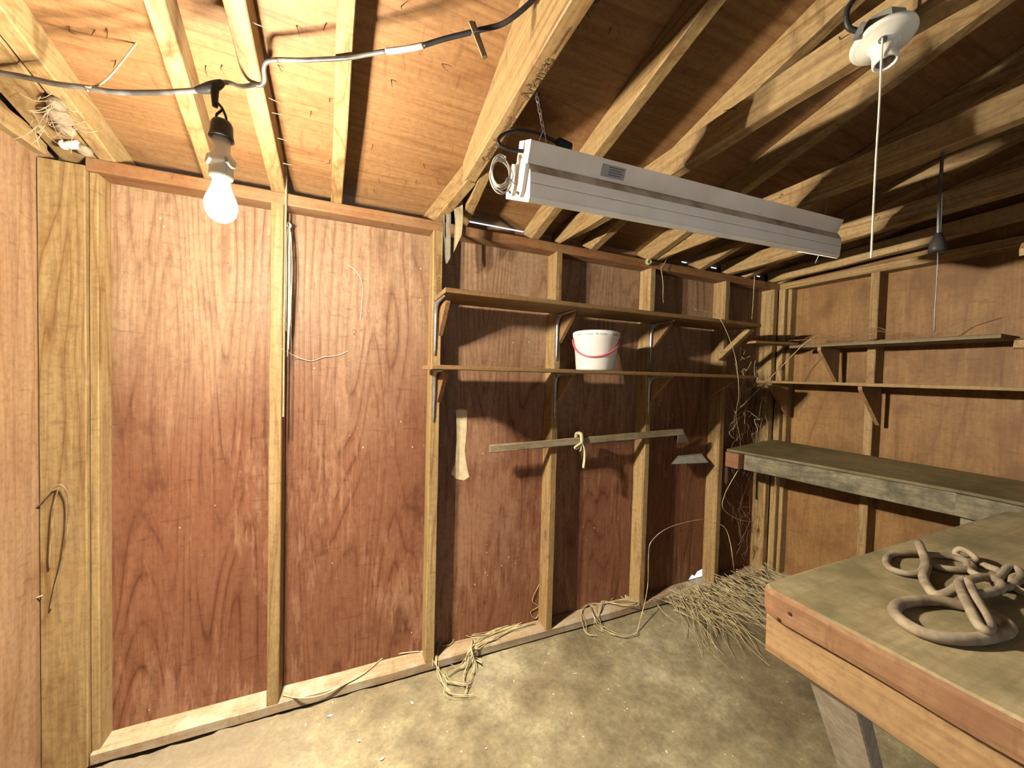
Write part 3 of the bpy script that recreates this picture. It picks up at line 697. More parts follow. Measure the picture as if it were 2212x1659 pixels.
build('link', tube_mb(ZP2([(1984, 1172), (1994, 1196), (2001, 1222), (1995, 1246), (2006, 1270), (2024, 1286), (2052, 1280), (2070, 1266)], [.030, .027, .02, .012, .012, .014, .020, .024]), 0.0095, 12, False, 6), 'iron', ch, True)
chain_link([(1990, 1196), (1950, 1195), (1924, 1198), (1914, 1212), (1924, 1228), (1955, 1238), (1985, 1238), (1996, 1222)], [.012, .010, .009, .009, .009, .009, .010, .012], 0.0075)
chain_link([(2086, 1262), (2100, 1252), (2132, 1246), (2158, 1256), (2164, 1268), (2146, 1278), (2112, 1284), (2092, 1278)], 0.024, 0.0085)
chain_link([(2150, 1262), (2166, 1240), (2178, 1226), (2196, 1228), (2206, 1242), (2198, 1256), (2176, 1268)], [.012, .012, .012, .012, .012, .012, .012], 0.0080)
chain_link([(2003, 1200), (2030, 1200), (2062, 1204), (2090, 1214), (2100, 1224), (2080, 1230), (2040, 1228), (2010, 1218)], 0.0095, 0.0080)
chain_link([(2090, 1218), (2100, 1236), (2130, 1248), (2160, 1248), (2160, 1234), (2130, 1222), (2108, 1212)], 0.010, 0.0080)
chain_link([(2064, 1196), (2072, 1186), (2088, 1190), (2106, 1204), (2104, 1212), (2086, 1210)], [.012, .026, .030, .026, .012, .010], 0.0065)
chain_link([(2186, 1250), (2210, 1244), (2240, 1250), (2248, 1268), (2226, 1280), (2196, 1272)], 0.0095, 0.0080)

# ------------------------------------------------------------------ bucket on the lower shelf
bc = V(1.345, -0.128, 1.3845)
bk = thing('bucket', tuple(bc), 'white plastic ice cream bucket with red handle on the shelf', 'bucket')
prof = [(0.0, 0.0), (0.088, 0.0), (0.093, 0.004), (0.107, 0.150), (0.1085, 0.151), (0.1085, 0.156), (0.112, 0.158), (0.113, 0.180), (0.111, 0.183), (0.104, 0.183), (0.104, 0.178), (0.100, 0.15), (0.086, 0.006), (0.0, 0.006)]
build('bucket_body', lathe_mb(prof, bc, (0, 0, 1), 48), 'white_plastic', bk, True)
build('lid', lathe_mb([(0, 0.1835), (0.1035, 0.1835), (0.106, 0.186), (0.10, 0.1875), (0.0, 0.1875)], bc, (0, 0, 1), 40), 'white_plastic', bk, True)
hand = []
fd = (CAM - bc); fa = math.atan2(fd.y, fd.x)
for i in range(17):
    t = i/16; a = fa - math.pi*0.5 - 0.02 + (math.pi + 0.04)*t
    z = 0.150 - 0.088*math.sin(math.pi*t)**0.9 + 0.02*(0.5 - t)*math.sin(math.pi*t)*-1.4
    rr = 0.093 + (0.107 - 0.093)*(z - 0.004)/0.146 + 0.0055
    hand.append(bc + V(math.cos(a)*rr, math.sin(a)*rr, z))
build('handle', tube_mb(hand, 0.0042, 8, False, 3), 'red_plastic', bk, True)
def bent_text(s, size, a0, z):
    me = text_mesh(s, size)
    for v in me.vertices:
        x, y = v.co.x, v.co.y; a = a0 + x/0.1136; v.co = bc + V(math.cos(a)*0.1136, math.sin(a)*0.1136, z + y)
    me.materials.clear(); me.materials.append(M['print']); return me
for da, s in ((-0.98, "Cream"), (-0.52, "Cookies"), (-0.02, "'N  Cream"), (0.72, "Cookies 'N")):
    link('lettering', bent_text(s, 0.0135, fa + da, 0.1635), bk)

# ------------------------------------------------------------------ hanging lamp, cable
cap_top = UD(466, 262, 0.93); lx, ly = BULB.x, BULB.y
pl = thing('hanging_lamp', (lx, ly, BULB.z - 0.04), 'bare lit bulb in a black pigtail socket hanging from the cable', 'lamp')
zc = cap_top.z
build('bulb', lathe_mb([(0.0, -0.037), (0.012, -0.0355), (0.023, -0.0285), (0.031, -0.016), (0.0345, 0.0), (0.0335, 0.012), (0.029, 0.026), (0.022, 0.042), (0.0185, 0.058), (0.0175, 0.07), (0.0, 0.07)], BULB, (0, 0, 1), 32), 'bulb', pl, True)
zb0 = BULB.z + 0.0705
ad = build('socket_adapter', lathe_mb([(0.0, 0.0), (0.024, 0.0), (0.0255, 0.006), (0.0245, 0.022), (0.026, 0.028), (0.026, 0.046), (0.0225, 0.054), (0.019, 0.064), (0.0185, zc - 0.034 - zb0), (0.0, zc - 0.034 - zb0)], (lx, ly, zb0), (0, 0, 1), 32), 'porcelain', pl, True)
for a in (-2.6, -0.5):
    build('side_outlet', lathe_mb([(0, 0.0), (0.0125, 0.0), (0.0135, 0.008), (0.0115, 0.011), (0.0, 0.0095)], (lx + 0.019*math.cos(a), ly + 0.019*math.sin(a), zb0 + 0.036), (math.cos(a), math.sin(a), 0.1), 16), 'porcelain', ad, True)
bead = MB()
pa = math.atan2(CAM.y - ly, CAM.x - lx) + 0.35
qx, qy = lx + 0.029*math.cos(pa), ly + 0.029*math.sin(pa)
tube_mb([(lx + 0.02*math.cos(pa), ly + 0.02*math.sin(pa), zb0 + 0.044), (qx, qy, zb0 + 0.042), (qx, qy, zb0 + 0.03)], 0.0032, 8, False, 3, bead)
for i in range(18): lathe_mb([(0, -0.0012), (0.001, 0), (0, 0.0012)], (qx, qy, zb0 + 0.028 - 0.003*i), (0, 0, 1), 6, bead)
build('pull_chain', bead, 'steel', ad, True)
build('socket', lathe_mb([(0.0, 0.0), (0.02, 0.0), (0.0265, -0.001), (0.0255, 0.004), (0.024, 0.010), (0.0225, 0.034), (0.019, 0.042), (0.010, 0.046), (0.0, 0.046)], (lx, ly, zc - 0.044), (0.03, 0.0, 1), 28), 'black_rubber', pl, True)
ctop = UD(464, 190, 0.93)
build('lead_wire', tube_mb([(lx - 0.009, ly, zc - 0.002), (lx - 0.010, ly, zc + 0.012), (lx + 0.001, ly, zc + 0.03), (ctop.x, ctop.y, ctop.z - 0.03), (ctop.x, ctop.y, ctop.z - 0.006)], 0.0030, 8), 'black_rubber', pl, True)
build('lead_wire', tube_mb([(lx + 0.010, ly, zc - 0.002), (lx + 0.008, ly, zc + 0.014), (lx, ly - 0.003, zc + 0.032), (ctop.x + 0.002, ctop.y - 0.003, ctop.z - 0.03), (ctop.x + 0.002, ctop.y - 0.003, ctop.z - 0.006)], 0.0030, 8), 'black_rubber', pl, True)
build('tape_wrap', tube_mb([(ctop.x + 0.001, ctop.y - 0.001, ctop.z - 0.046), (ctop.x, ctop.y, ctop.z - 0.02), (ctop.x, ctop.y, ctop.z - 0.001)], lambda t: 0.0062 + 0.004*t, 10), 'black_rubber', pl, True)

ca = thing('electric_cable', tuple(ctop), 'grey and black power cable slung along the rafters with taped joint', 'cable')
cpts = [UD(-60, 146, 0.945), UD(0, 157, 0.94), UD(60, 168, 0.938), UD(120, 181, 0.936), UD(190, 190, 0.935), UD(250, 199, 0.935), UD(330, 200, 0.94), UD(400, 197, 0.933), UD(440, 193, 0.93), UD(464, 186, 0.93)]
cp2 = [UD(464, 186, 0.93), UD(478, 179, 0.935), UD(496, 179, 0.95), UD(515, 186, 0.98), UD(532, 186, 1.01), UD(550, 183, 1.025), UD(564, 184, 1.03), UD(571, 172, 1.02), UD(570, 148, 1.0), UD(577, 133, 0.99), UD(600, 129, 0.99)]
cp3 = [UD(600, 129, 0.99), UD(650, 130, 0.985), UD(700, 128, 0.98), UD(750, 125, 0.975), UD(790, 118, 0.97), UD(835, 111, 0.96)]
cp4 = [UD(915, 98, 0.935), UD(960, 84, 0.925), UD(1000, 74, 0.915), UD(1040, 64, 0.905), UD(1080, 54, 0.89), UD(1110, 36, 0.875), UD(1145, 6, 0.86), UD(1190, -40, 0.84)]
build('cable_run', tube_mb(cpts, 0.0062, 10), 'grey_rubber', ca, True)
build('cable_run', tube_mb(cp2, 0.0055, 10), 'grey_rubber', ca, True)
build('cable_run', tube_mb(cp3, 0.0055, 10), 'grey_rubber', ca, True)
build('white_tape', tube_mb([cp3[-1], UD(875, 106, 0.945), cp4[0]], 0.0068, 10), 'white_tape', ca, True)
build('cable_run', tube_mb(cp4, 0.0058, 10), 'black_rubber', ca, True)
build('joint_tape', tube_mb([UD(425, 195, 0.931), UD(447, 191, 0.93), UD(466, 185, 0.93), UD(481, 178, 0.937)], lambda t: 0.0072 + 0.005*math.sin(math.pi*t), 10), 'black_rubber', ca, True)

build('cable_plug', lathe_mb([(0, -0.05), (0.016, -0.045), (0.021, -0.02), (0.021, 0.03), (0.012, 0.05), (0, 0.052)], UD(1258, -12, 0.80), RV + UV*0.2, 20), 'black_rubber', ca, True)
cpn = thing('clothespin', tuple(UD(1028, 80, 0.90)), 'wooden clothespin clipped on the cable near the stamped joist', 'clothespin')
a, b = UD(1017, 50, 0.898), UD(1046, 125, 0.898)
n_ = (RV*0.9 + UV*0.35).normalized()
build('wooden_half', beam_mb(a, b, 0.010, 0.006, -FV, 0.001), 'pale_lath', cpn)
build('wooden_half', beam_mb(a + n_*0.006 + FV*0.004, b + n_*0.003 + FV*0.004, 0.010, 0.006, -FV, 0.001), 'grey_lath', cpn)
mid = a.lerp(b, 0.35)
build('spring', tube_mb([mid - n_*0.009 - FV*0.004, mid - n_*0.004 - FV*0.009, mid + n_*0.006 - FV*0.008, mid + n_*0.011], 0.0012, 6), 'steel', cpn, True)

js = build('jute_string', tube_mb([UR(336, 26, HP + 0.0), UD(318, 62, 1.0), UD(285, 105, 0.985), UD(250, 150, 0.965), UD(222, 178, 0.945), UD(196, 188, 0.929), UD(184, 186, 0.928), UD(190, 197, 0.928)], 0.0021, 6), 'jute', None, True)
tag(js, 'frayed jute string tied from a rafter to the cable', 'string')

# ------------------------------------------------------------------ fluorescent fixture
PL0 = V(0.655, -0.765, 1.962); PR0 = V(2.03, -0.755, 2.018)     # top middle of the channel at both ends
fx = thing('fluorescent_fixture', tuple((PL0 + PR0)/2), 'long white fluorescent shop light hung on a chain under the joists', 'light fixture')
fdv = (PR0 - PL0).normalized(); fs_ = Vector((0, 0, 1)).cross(fdv).normalized(); fu = fdv.cross(fs_)   # fs_ points to +Y side
ra = math.radians(25); fs_, fu = fs_*math.cos(ra) + fu*math.sin(ra), fu*math.cos(ra) - fs_*math.sin(ra)   # hangs rolled towards the door
def extrude(prof, P0, P1, closed=True):
    k = len(prof); vs = [P0 + fs_*a + fu*b for a, b in prof] + [P1 + fs_*a + fu*b for a, b in prof]
    fs = [(i, (i + 1) % k, k + (i + 1) % k, k + i) for i in range(k)] + [tuple(range(k)), tuple(range(2*k - 1, k - 1, -1))]
    return MB().add(vs, fs)
build('channel', extrude([(-0.038, 0), (0.038, 0), (0.038, -0.052), (-0.038, -0.052)], PL0, PR0), 'enamel', fx)
wing = lambda s: [(s*0.036, -0.050), (s*0.050, -0.056), (s*0.063, -0.070), (s*0.071, -0.090), (s*0.0715, -0.0945), (s*0.074, -0.096), (s*0.083, -0.122), (s*0.086, -0.128), (s*0.084, -0.140), (s*0.078, -0.140), (s*0.076, -0.128), (s*0.069, -0.098), (s*0.058, -0.074), (s*0.036, -0.054)]
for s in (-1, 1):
    wg = build('reflector_wing', extrude(wing(s), PL0, PR0), 'enamel', fx); wg.data.materials.append(M['dust_shade'])
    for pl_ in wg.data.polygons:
        if pl_.normal.dot(fu) > 0.45: pl_.material_index = 1  # upward faces coloured darker: settled dirt plus a painted shadow band
ec = [(-0.038, 0.001), (0.038, 0.001), (0.038, -0.05), (0.06, -0.066), (0.073, -0.092), (0.086, -0.13), (0.082, -0.141), (-0.082, -0.141), (-0.086, -0.13), (-0.073, -0.092), (-0.06, -0.066), (-0.038, -0.05)]
build('end_plate', extrude(ec, PL0 - fdv*0.003, PL0 - fdv*0.0002), 'enamel_end', fx)
build('end_plate', extrude(ec, PR0 + fdv*0.0002, PR0 + fdv*0.003), 'enamel', fx)
for s in (-0.035, 0.025):
    q = extrude([(s - 0.018, -0.055), (s + 0.018, -0.055), (s + 0.018, -0.118), (s + 0.010, -0.132), (s - 0.010, -0.132), (s - 0.018, -0.118)], PL0 - fdv*0.014, PL0 - fdv*0.0035)
    hd = build('lamp_holder', q, 'enamel_end', fx)
    build('lamp_tube', tube_mb([PL0 + fdv*0.02 + fs_*s*1.3 + fu*-0.110, PR0 - fdv*0.02 + fs_*s*1.3 + fu*-0.110], 0.013, 12, False, 0), 'white_plastic', fx, True)
    build('tube_pin', tube_mb([PL0 - fdv*0.0145 + fs_*s + fu*-0.122, PL0 - fdv*0.017 + fs_*s + fu*-0.126], 0.006, 8, False, 0), 'brass', hd, True)
lb = build('paper_label', poly_mb([PL0 + fdv*l + fs_*-0.0385 + fu*v for l, v in ((0.22, -0.012), (0.30, -0.012), (0.30, -0.042), (0.22, -0.042))], fs_*-0.0006), 'label', fx)
ink = MB()
for i in range(4):
    poly_mb([PL0 + fdv*l + fs_*-0.0393 + fu*v for l, v in ((0.243, -0.016 - i*0.006), (0.293 - 0.006*(i % 2), -0.016 - i*0.006), (0.293 - 0.006*(i % 2), -0.0185 - i*0.006), (0.243, -0.0185 - i*0.006))], fs_*-0.0003, ink)
build('printed_lines', ink, 'grey_ink', lb)
# suspension chain of wire links
def link_chain(P0, P1, n, parent, w=0.0065, r=0.0011):
    d = (P1 - P0); L = d.length/n; d.normalize()
    for i in range(n):
        c = P0 + d*(L*(i + 0.5)); s = (Vector((0, 0, 1)).cross(d) if abs(d.z) < 0.9 else Vector((1, 0, 0)).cross(d)).normalized()
        if i % 2: s = d.cross(s)
        h = L*0.62
        pts = [c + d*h*math.cos(a)*1.0 + s*w*0.62*math.sin(a) for a in [2*math.pi*k/8 for k in range(8)]]
        build('chain_link', tube_mb(pts, r, 6, True, 2), 'steel', parent, True)
hook0 = U(1157, 196, 0, 0.682)
link_chain(hook0, PL0 + fdv*0.045 + fu*0.03, 7, fx)
build('hanger_wire', tube_mb([PL0 + fdv*0.045 + fu*0.034, PL0 + fdv*0.036 + fs_*-0.004 + fu*0.015, PL0 + fdv*0.035 + fu*-0.001], 0.0012, 6), 'steel', fx, True)
build('hanger_wire', tube_mb([PL0 + fdv*0.045 + fu*0.034, PL0 + fdv*0.056 + fs_*0.004 + fu*0.015, PL0 + fdv*0.058 + fu*-0.001], 0.0012, 6), 'steel', fx, True)
hk = PR0 - fdv*0.06
link_chain(V(hk.x - 0.0, hk.y, HP + 0.10), hk + fu*0.004, 4, fx)
build('hook', tube_mb([PR0 - fdv*0.10 + fs_*-0.07 + fu*-0.138, PR0 - fdv*0.10 + fs_*-0.07 + fu*-0.165, PR0 - fdv*0.097 + fs_*-0.07 + fu*-0.172, PR0 - fdv*0.093 + fs_*-0.07 + fu*-0.160], 0.0014, 6), 'steel', fx, True)
# black supply cord with plug lying over the channel
pc = [PL0 - fdv*0.003 + fs_*0.0 + fu*-0.024, PL0 - fdv*0.04 + fs_*0.01 + fu*-0.026, PL0 - fdv*0.068 + fs_*0.016 + fu*-0.018, PL0 - fdv*0.058 + fs_*0.03 + fu*0.002, PL0 - fdv*0.015 + fs_*0.03 + fu*0.022, PL0 + fdv*0.05 + fs_*0.028 + fu*0.026, PL0 + fdv*0.10 + fs_*0.03 + fu*0.018]
build('power_cord', tube_mb(pc, 0.0048, 10), 'black_rubber', fx, True)
build('plug', tube_mb([pc[-1], pc[-1] + fdv*0.012 + fu*-0.002, pc[-1] + fdv*0.045 + fu*-0.006], lambda t: 0.009 + 0.006*min(1, t*3), 12), 'black_rubber', fx, True)
# coil of white wire hung on the end
wc = thing('wire_coil', tuple(UD(1082, 355, 0.9)), 'small coil of white wire hanging at the end of the fluorescent fixture', 'wire')
cb = MB(); cc = PL0 - fdv*0.05 + fs_*0.02 + fu*-0.088; e1 = (RV*0.9 + FV*0.2).normalized(); e2 = UV
pts = []
for i in range(12*7):
    t = i/84; a = 2*math.pi*i/12; rr = 0.036 + 0.005*mnoise.noise(Vector((i*0.37, 1, 2))); tn = i//12; ox = 0.010*mnoise.noise(Vector((tn*1.7, 5, 1))); oy = 0.016*mnoise.noise(Vector((tn*1.3, 8, 3))); rr *= 1 + 0.25*mnoise.noise(Vector((tn*2.1, 2, 9)))
    pts.append(cc + e1*(rr*0.74*math.cos(a) + ox) + e2*(rr*1.15*math.sin(a) + oy) + FV*(0.012*mnoise.noise(Vector((i*0.21, 4, 2))) - 0.003*tn))
pts.append(pts[-1] + e1*0.02 - e2*0.02)
build('wire_loop', tube_mb(pts, 0.0019, 6, False, 3), 'white_tape', wc, True)
build('wire_tie', tube_mb([cc + e2*0.048 - e1*0.012, cc + e2*0.022 + e1*0.004 - FV*0.022, cc + e2*0.050 + e1*0.014, cc + e2*0.056], 0.0019, 6, True, 4), 'white_tape', wc, True)

# ------------------------------------------------------------------ porcelain lamp holder on a joist
LS = 0.72
lh0 = V(1.165, -1.262, 2.035)
axd = (Vector((-0.10, -0.16, -1))).normalized()
sc_ = lambda q: [(r*LS, h*LS) for r, h in q]
lh = thing('porcelain_lampholder', tuple(lh0), 'white porcelain pull-string lampholder without bulb on a joist', 'lampholder')
build('junction_box', lathe_mb(sc_([(0, -0.004), (0.047, -0.004), (0.049, 0.0), (0.049, 0.034), (0.0, 0.034)]), lh0, axd, 8), 'box_metal', lh)
bd = build('porcelain_body', lathe_mb(sc_([(0, 0.0345), (0.062, 0.0345), (0.066, 0.038), (0.066, 0.045), (0.060, 0.050), (0.056, 0.050), (0.052, 0.054), (0.034, 0.058), (0.027, 0.064), (0.0255, 0.080), (0.025, 0.096), (0.0262, 0.099), (0.0262, 0.112), (0.022, 0.114), (0.0195, 0.112), (0.0185, 0.085), (0.0, 0.083)]), lh0, axd, 40), 'porcelain', lh, True)
build('screw_shell', lathe_mb(sc_([(0, 0.0835), (0.0178, 0.0838), (0.0183, 0.108), (0.0172, 0.108), (0.0165, 0.0845), (0.0, 0.0845)]), lh0, axd, 24), 'brass', bd, True)
tow = (CAM - lh0); tow = (tow - axd*tow.dot(axd)).normalized()
kp = lh0 + axd*0.068*LS + tow*0.028*LS
build('pull_eye', lathe_mb([(0, 0), (0.006, 0.0), (0.0065, 0.004), (0.004, 0.006), (0, 0.006)], kp, tow, 10), 'brass', bd, True)
sp = kp + tow*0.007
se = U(1886, 548, 0, sp.x); 
build('pull_string', tube_mb([sp, sp + V(0, 0, -0.03), V(sp.x + 0.001, sp.y, sp.z - 0.12), V(sp.x - 0.001, sp.y, sp.z - 0.25), V(sp.x, sp.y, sp.z - 0.40)], 0.0016, 6), 'white_string', lh, True)
sd = RV - axd*RV.dot(axd); sd.normalize()
clamp = build('cable_clamp', beam_mb(lh0 + axd*0.012 - sd*0.052*LS, lh0 + axd*0.030 - sd*0.05*LS + tow*0.02, 0.026, 0.009, -sd, 0.002), 'steel', lh)
build('supply_cable', tube_mb([lh0 + axd*0.012 - sd*0.042, lh0 - sd*0.062 + axd*0.004, lh0 - sd*0.060 - axd*0.025 + tow*0.012, lh0 - sd*0.028 - axd*0.05 + tow*0.03, lh0 + sd*0.02 - axd*0.065 + tow*0.06, lh0 + sd*0.08 - axd*0.075 + tow*0.12], 0.0048, 10), 'black_rubber', lh, True)
build('box_screw', lathe_mb([(0, 0), (0.006, 0), (0.005, 0.006), (0, 0.007)], lh0 + axd*0.005 + sd*0.049*LS, sd, 10), 'steel', lh, True)

# ------------------------------------------------------------------ hanging extension socket, right
hp = V(1.846, -1.12, 2.035)
hs = thing('hanging_socket', tuple(hp - V(0, 0, 0.30)), 'dark rubber socket hanging on a grey cord from a joist', 'cord')
bot = U(2020, 556, 0, 1.846); zbot = 1.775
build('cord', tube_mb([hp + V(0, 0, 0.06), hp + V(0.003, 0.002, -0.08), V(hp.x - 0.003, hp.y, zbot + 0.10), V(hp.x + 0.001, hp.y, zbot + 0.025)], 0.0042, 8), 'grey_rubber', hs, True)
build('cord', tube_mb([hp + V(0.006, 0, -0.11), V(hp.x + 0.010, hp.y, zbot + 0.10), V(hp.x + 0.011, hp.y, zbot + 0.02)], 0.0026, 8), 'white_string', hs, True)
build('rubber_socket', lathe_mb([(0, 0.034), (0.009, 0.033), (0.011, 0.020), (0.016, 0.012), (0.0195, -0.012), (0.0185, -0.022), (0, -0.021)], (hp.x, hp.y, zbot), (0, 0, 1), 14), 'black_rubber', hs, True)
build('string_end', tube_mb([V(hp.x + 0.006, hp.y, zbot - 0.02), V(hp.x + 0.009, hp.y, zbot - 0.10), V(hp.x + 0.007, hp.y, zbot - 0.19), V(hp.x + 0.010, hp.y, zbot - 0.26)], 0.0017, 6), 'grey_rubber', hs, True)

# ------------------------------------------------------------------ sticks, laths, strings on the wall
st = build('weathered_stick', beam_mb((0.845, -0.0195, 0.985), (2.055, -0.0195, 1.022), 0.017, 0.036, (0, 0, 1), 0.003, 24, 0.002, 91), 'grey_wood', None)
tag(st, 'long weathered grey stick across the studs with a cloth strip tied on', 'stick')
ct = thing('cloth_tie', tuple(U(1253, 950, 1, -0.03)), 'pale cloth strip knotted around the weathered stick', 'cloth')
c0 = U(1254, 950, 1, -0.033)
build('loop', tube_mb([c0 + V(-0.006, 0.024, 0.03), c0 + V(0, 0.0, 0.032), c0 + V(0.004, -0.006, 0.012), c0 + V(0.006, -0.004, -0.012), c0 + V(0.0, 0.004, -0.03), c0 + V(-0.004, 0.028, -0.02), c0 + V(-0.006, 0.03, 0.01)], 0.012, 8, True, 4, None, 0.7), 'cloth', ct, True)
build('tail', tube_mb([c0 + V(0.004, -0.006, -0.015), c0 + V(0.015, -0.010, -0.04), c0 + V(0.022, -0.008, -0.09), c0 + V(0.018, -0.006, -0.145)], lambda t: 0.010 + 0.006*t, 8, False, 5, None, 0.35), 'cloth', ct, True)
build('tail', tube_mb([c0 + V(0.0, -0.008, -0.014), c0 + V(-0.022, -0.014, -0.022), c0 + V(-0.042, -0.012, -0.036), c0 + V(-0.030, -0.010, -0.042), c0 + V(-0.008, -0.012, -0.022)], 0.0075, 8, False, 5, None, 0.5), 'cloth', ct, True)
build('tail', tube_mb([c0 + V(0.0, -0.010, -0.016), c0 + V(-0.006, -0.016, -0.045), c0 + V(-0.01, -0.012, -0.056)], 0.0035, 8, False, 4), 'cloth', ct, True)

l1 = thing('paint_lath', tuple(U(968, 560, 1, -0.05)), 'thin grey slotted lath hanging on a nail beside the stamped stud', 'lath')
def flat_strip(px, d, th, mat, parent, name):
    pts = [UD(x, y, d) for x, y in px]; return build(name, poly_mb(pts, FV*th), mat, parent)
dd = (V(0.60, -0.05, 1.9) - CAM).dot(FV)
flat_strip([(952, 430), (959, 427), (960, 460), (961, 512), (960, 545), (963, 569), (966, 569), (973, 556), (974, 470), (975, 405), (975, 402), (962, 416), (964, 455), (963.5, 512), (961.8, 515)], dd, 0.006, 'grey_lath', l1, 'strip')
l2 = thing('split_lath', tuple(U(985, 545, 1, -0.07)), 'pale split wood lath hanging in front of the grey slotted lath', 'lath')
flat_strip([(990, 372), (996, 366), (998, 395), (999, 430), (1000, 460), (999, 490), (997, 508), (980, 545), (981, 515), (983, 480), (980, 445), (977, 425), (986, 398)], dd - 0.03, 0.009, 'pale_lath', l2, 'strip')
build('nail', tube_mb([UD(993, 368, dd - 0.033), UD(972, 372, dd - 0.02)], 0.0016, 6, False, 0), 'rust', l2)

la = build('thin_lath', beam_mb((0.0035, -0.008, 1.17), (0.0055, -0.010, 2.16), 0.009, 0.006, (1, 0, 0), 0.001, 8, 0.0015, 95), 'pale_lath', None)
tag(la, 'thin straight lath standing against the stud and above the top plate', 'lath')

hb = thing('string_bundle', tuple(U(625, 780, 1, 0.03)), 'hank of white cord hanging on a nail beside the lath', 'string')
nb = U(624, 488, 1, 0.03)
for k, (dx, zb_) in enumerate(((-0.006, 1.50), (0.0, 1.40), (0.004, 1.43), (0.009, 1.52))):
    build('cord_strand', tube_mb([nb + V(dx*0.2, -0.004, 0), nb + V(dx, -0.006, -0.06), V(nb.x + dx*1.2 + 0.002, nb.y - 0.006, zb_ + 0.2), V(nb.x + dx*0.8, nb.y - 0.005, zb_)], 0.0021, 6), 'white_string' if k != 3 else 'jute', hb, True)
build('hank_knot', tube_mb([nb + V(-0.006, -0.002, 0.004), nb + V(0, -0.010, 0.008), nb + V(0.007, -0.004, 0.0), nb + V(0, -0.008, -0.010)], 0.0035, 8, True, 3), 'white_string', hb, True)
build('nail', tube_mb([nb + V(0, D - nb.y - 0.001, -0.002), nb + V(-0.001, -0.012, 0.004)], 0.0016, 6, False, 0), 'rust', hb)
hc = build('cord_wisp', tube_mb([U(609, 754, 1, -0.003), U(640, 770, 1, 0.07), U(672, 780, 1, D - 0.004), U(700, 771, 1, D - 0.006), U(730, 768, 1, D - 0.004), U(752, 758, 1, D - 0.003)], 0.0011, 6), 'white_string', None, True)
tag(hc, 'fine white thread stretched across the plywood below the hank of cord', 'string')
wt = build('wall_string', tube_mb([U(752, 572, 1, D - .003), U(768, 585, 1, D - .004), U(781, 606, 1, D - .004), U(783, 640, 1, D - .003), U(779, 690, 1, D - .003)], 0.0012, 6), 'white_string', None, True)
tag(wt, 'short pale thread stuck on the plywood near the handwritten 2', 'string')
hw = text_on('handwritten_mark', '2 "', 0.036, U(761, 724, 1, D - 0.0006), (1, 0, 0.05), (0, 0, 1), 'stamp', wb)
# grade stamps on two studs, read upwards
for xs, z0 in ((0.596, 1.70), (1.209, 1.70)):
    text_on('grade_stamp', 'Quality Stamped', 0.026, (xs + 0.004, -0.0020, z0), (0, 0, 1), (-1, 0, 0), 'stamp', wb)
# pale smear of putty on the plywood
py_ = [(985, 886), (996, 884), (1009, 886), (1008, 930), (1004, 975), (1009, 1010), (1014, 1030), (1002, 1038), (985, 1034), (975, 1024), (983, 1000), (987, 950)]
build('putty_smear', poly_mb([U(x, y, 1, D - 0.002) for x, y in py_], (0, 0.002, 0)), 'putty', wb)
# grey sheet shelf held between the last studs
gp = thing('grey_sheet', (2.25, 0.03, 0.81), 'folded grey sheet metal piece stuck between the last two studs', 'sheet metal')
build('flat_leaf', poly_mb([U(1450, 1003, 1, 0.01), U(1530, 1000, 1, 0.01), U(1515, 980, 1, 0.075), U(1465, 985, 1, 0.075)], (0, 0, 0.003)), 'grey_paint', gp)
build('upright_leaf', poly_mb([U(1466, 928, 1, 0.02), U(1474, 926, 1, 0.02), U(1489, 957, 1, 0.06), U(1463, 957, 1, 0.06)], (0, 0.003, 0)), 'grey_paint', gp)

# bent wire on the corner boards
bw = build('bent_wire', tube_mb([U(78, 1098, 1, -0.006), U(96, 1078, 1, -0.012), U(118, 1052, 1, -0.014), U(136, 1050, 1, -0.016), U(148, 1080, 1, -0.018), U(146, 1140, 1, -0.018), U(134, 1210, 1, -0.014), U(118, 1270, 1, -0.008), U(108, 1318, 1, -0.003)], 0.0024, 6), 'root_dark', None, True)
tag(bw, 'bent brown wire loop hanging against the corner boards', 'wire')
build('wire_end', tube_mb([U(126, 1052, 1, -0.014), U(114, 1110, 1, -0.012), U(107, 1200, 1, -0.008), U(107, 1228, 1, -0.005)], 0.0018, 6), 'root_dark', bw, True)

# wasp nest and cobweb in the upper left corner, white insulator
ns = thing('cobweb_nest', tuple(UR(130, 240, HP)), 'dusty cobweb and old nest in the upper corner of the rafters', 'cobweb')
web = MB(); rr_ = random.Random(5)
for i in range(46):
    a = UD(70 + rr_.random()*90, 205 + rr_.random()*80, 0.96 + rr_.random()*0.05); b = a + V(rr_.uniform(-.05, .05), rr_.uniform(-.03, .03), rr_.uniform(-.05, .03))
    tube_mb([a, a.lerp(b, 0.5) + V(0, 0, -0.008), b], 0.0008, 4, False, 3, web)
o = build('web_threads', web, 'cobweb', ns); o['kind'] = 'stuff'
blob = MB()
for (px, py, r_) in ((128, 250, 0.028), (142, 280, 0.022), (122, 225, 0.02), (182, 325, 0.020)):
    c = UR(px, py, HP - 0.016); seg = 10; vs = []
    pr = [(math.sin(math.pi*i/8)*r_*(1 + 0.2*mnoise.noise(c*30 + V(i, 0, 0))), -math.cos(math.pi*i/8)*r_*0.8) for i in range(9)]
    build('nest_lump', lathe_mb(pr, c, (0.3, 0.1, 1), 12), 'nest', ns, True)
ins = build('white_insulator', tube_mb([UR(x_, 313, 2.006) for x_ in (134, 141, 142, 152, 160, 170)], lambda t: 0.010 if 0.25 < t < 0.6 else 0.0125, 12, False, 2), 'white_plastic', None, True)
tag(ins, 'small white insulator knob on the corner below the old nest', 'insulator')
kb = build('paper_nest', lathe_mb([(0, 0), (0.015, 0.002), (0.019, 0.012), (0.016, 0.022), (0.010, 0.024), (0.008, 0.018), (0, 0.016)], U(1398, 566, 1, -0.001), (-0.1, -1, -0.2), 14), 'yellow_knob', None, True)
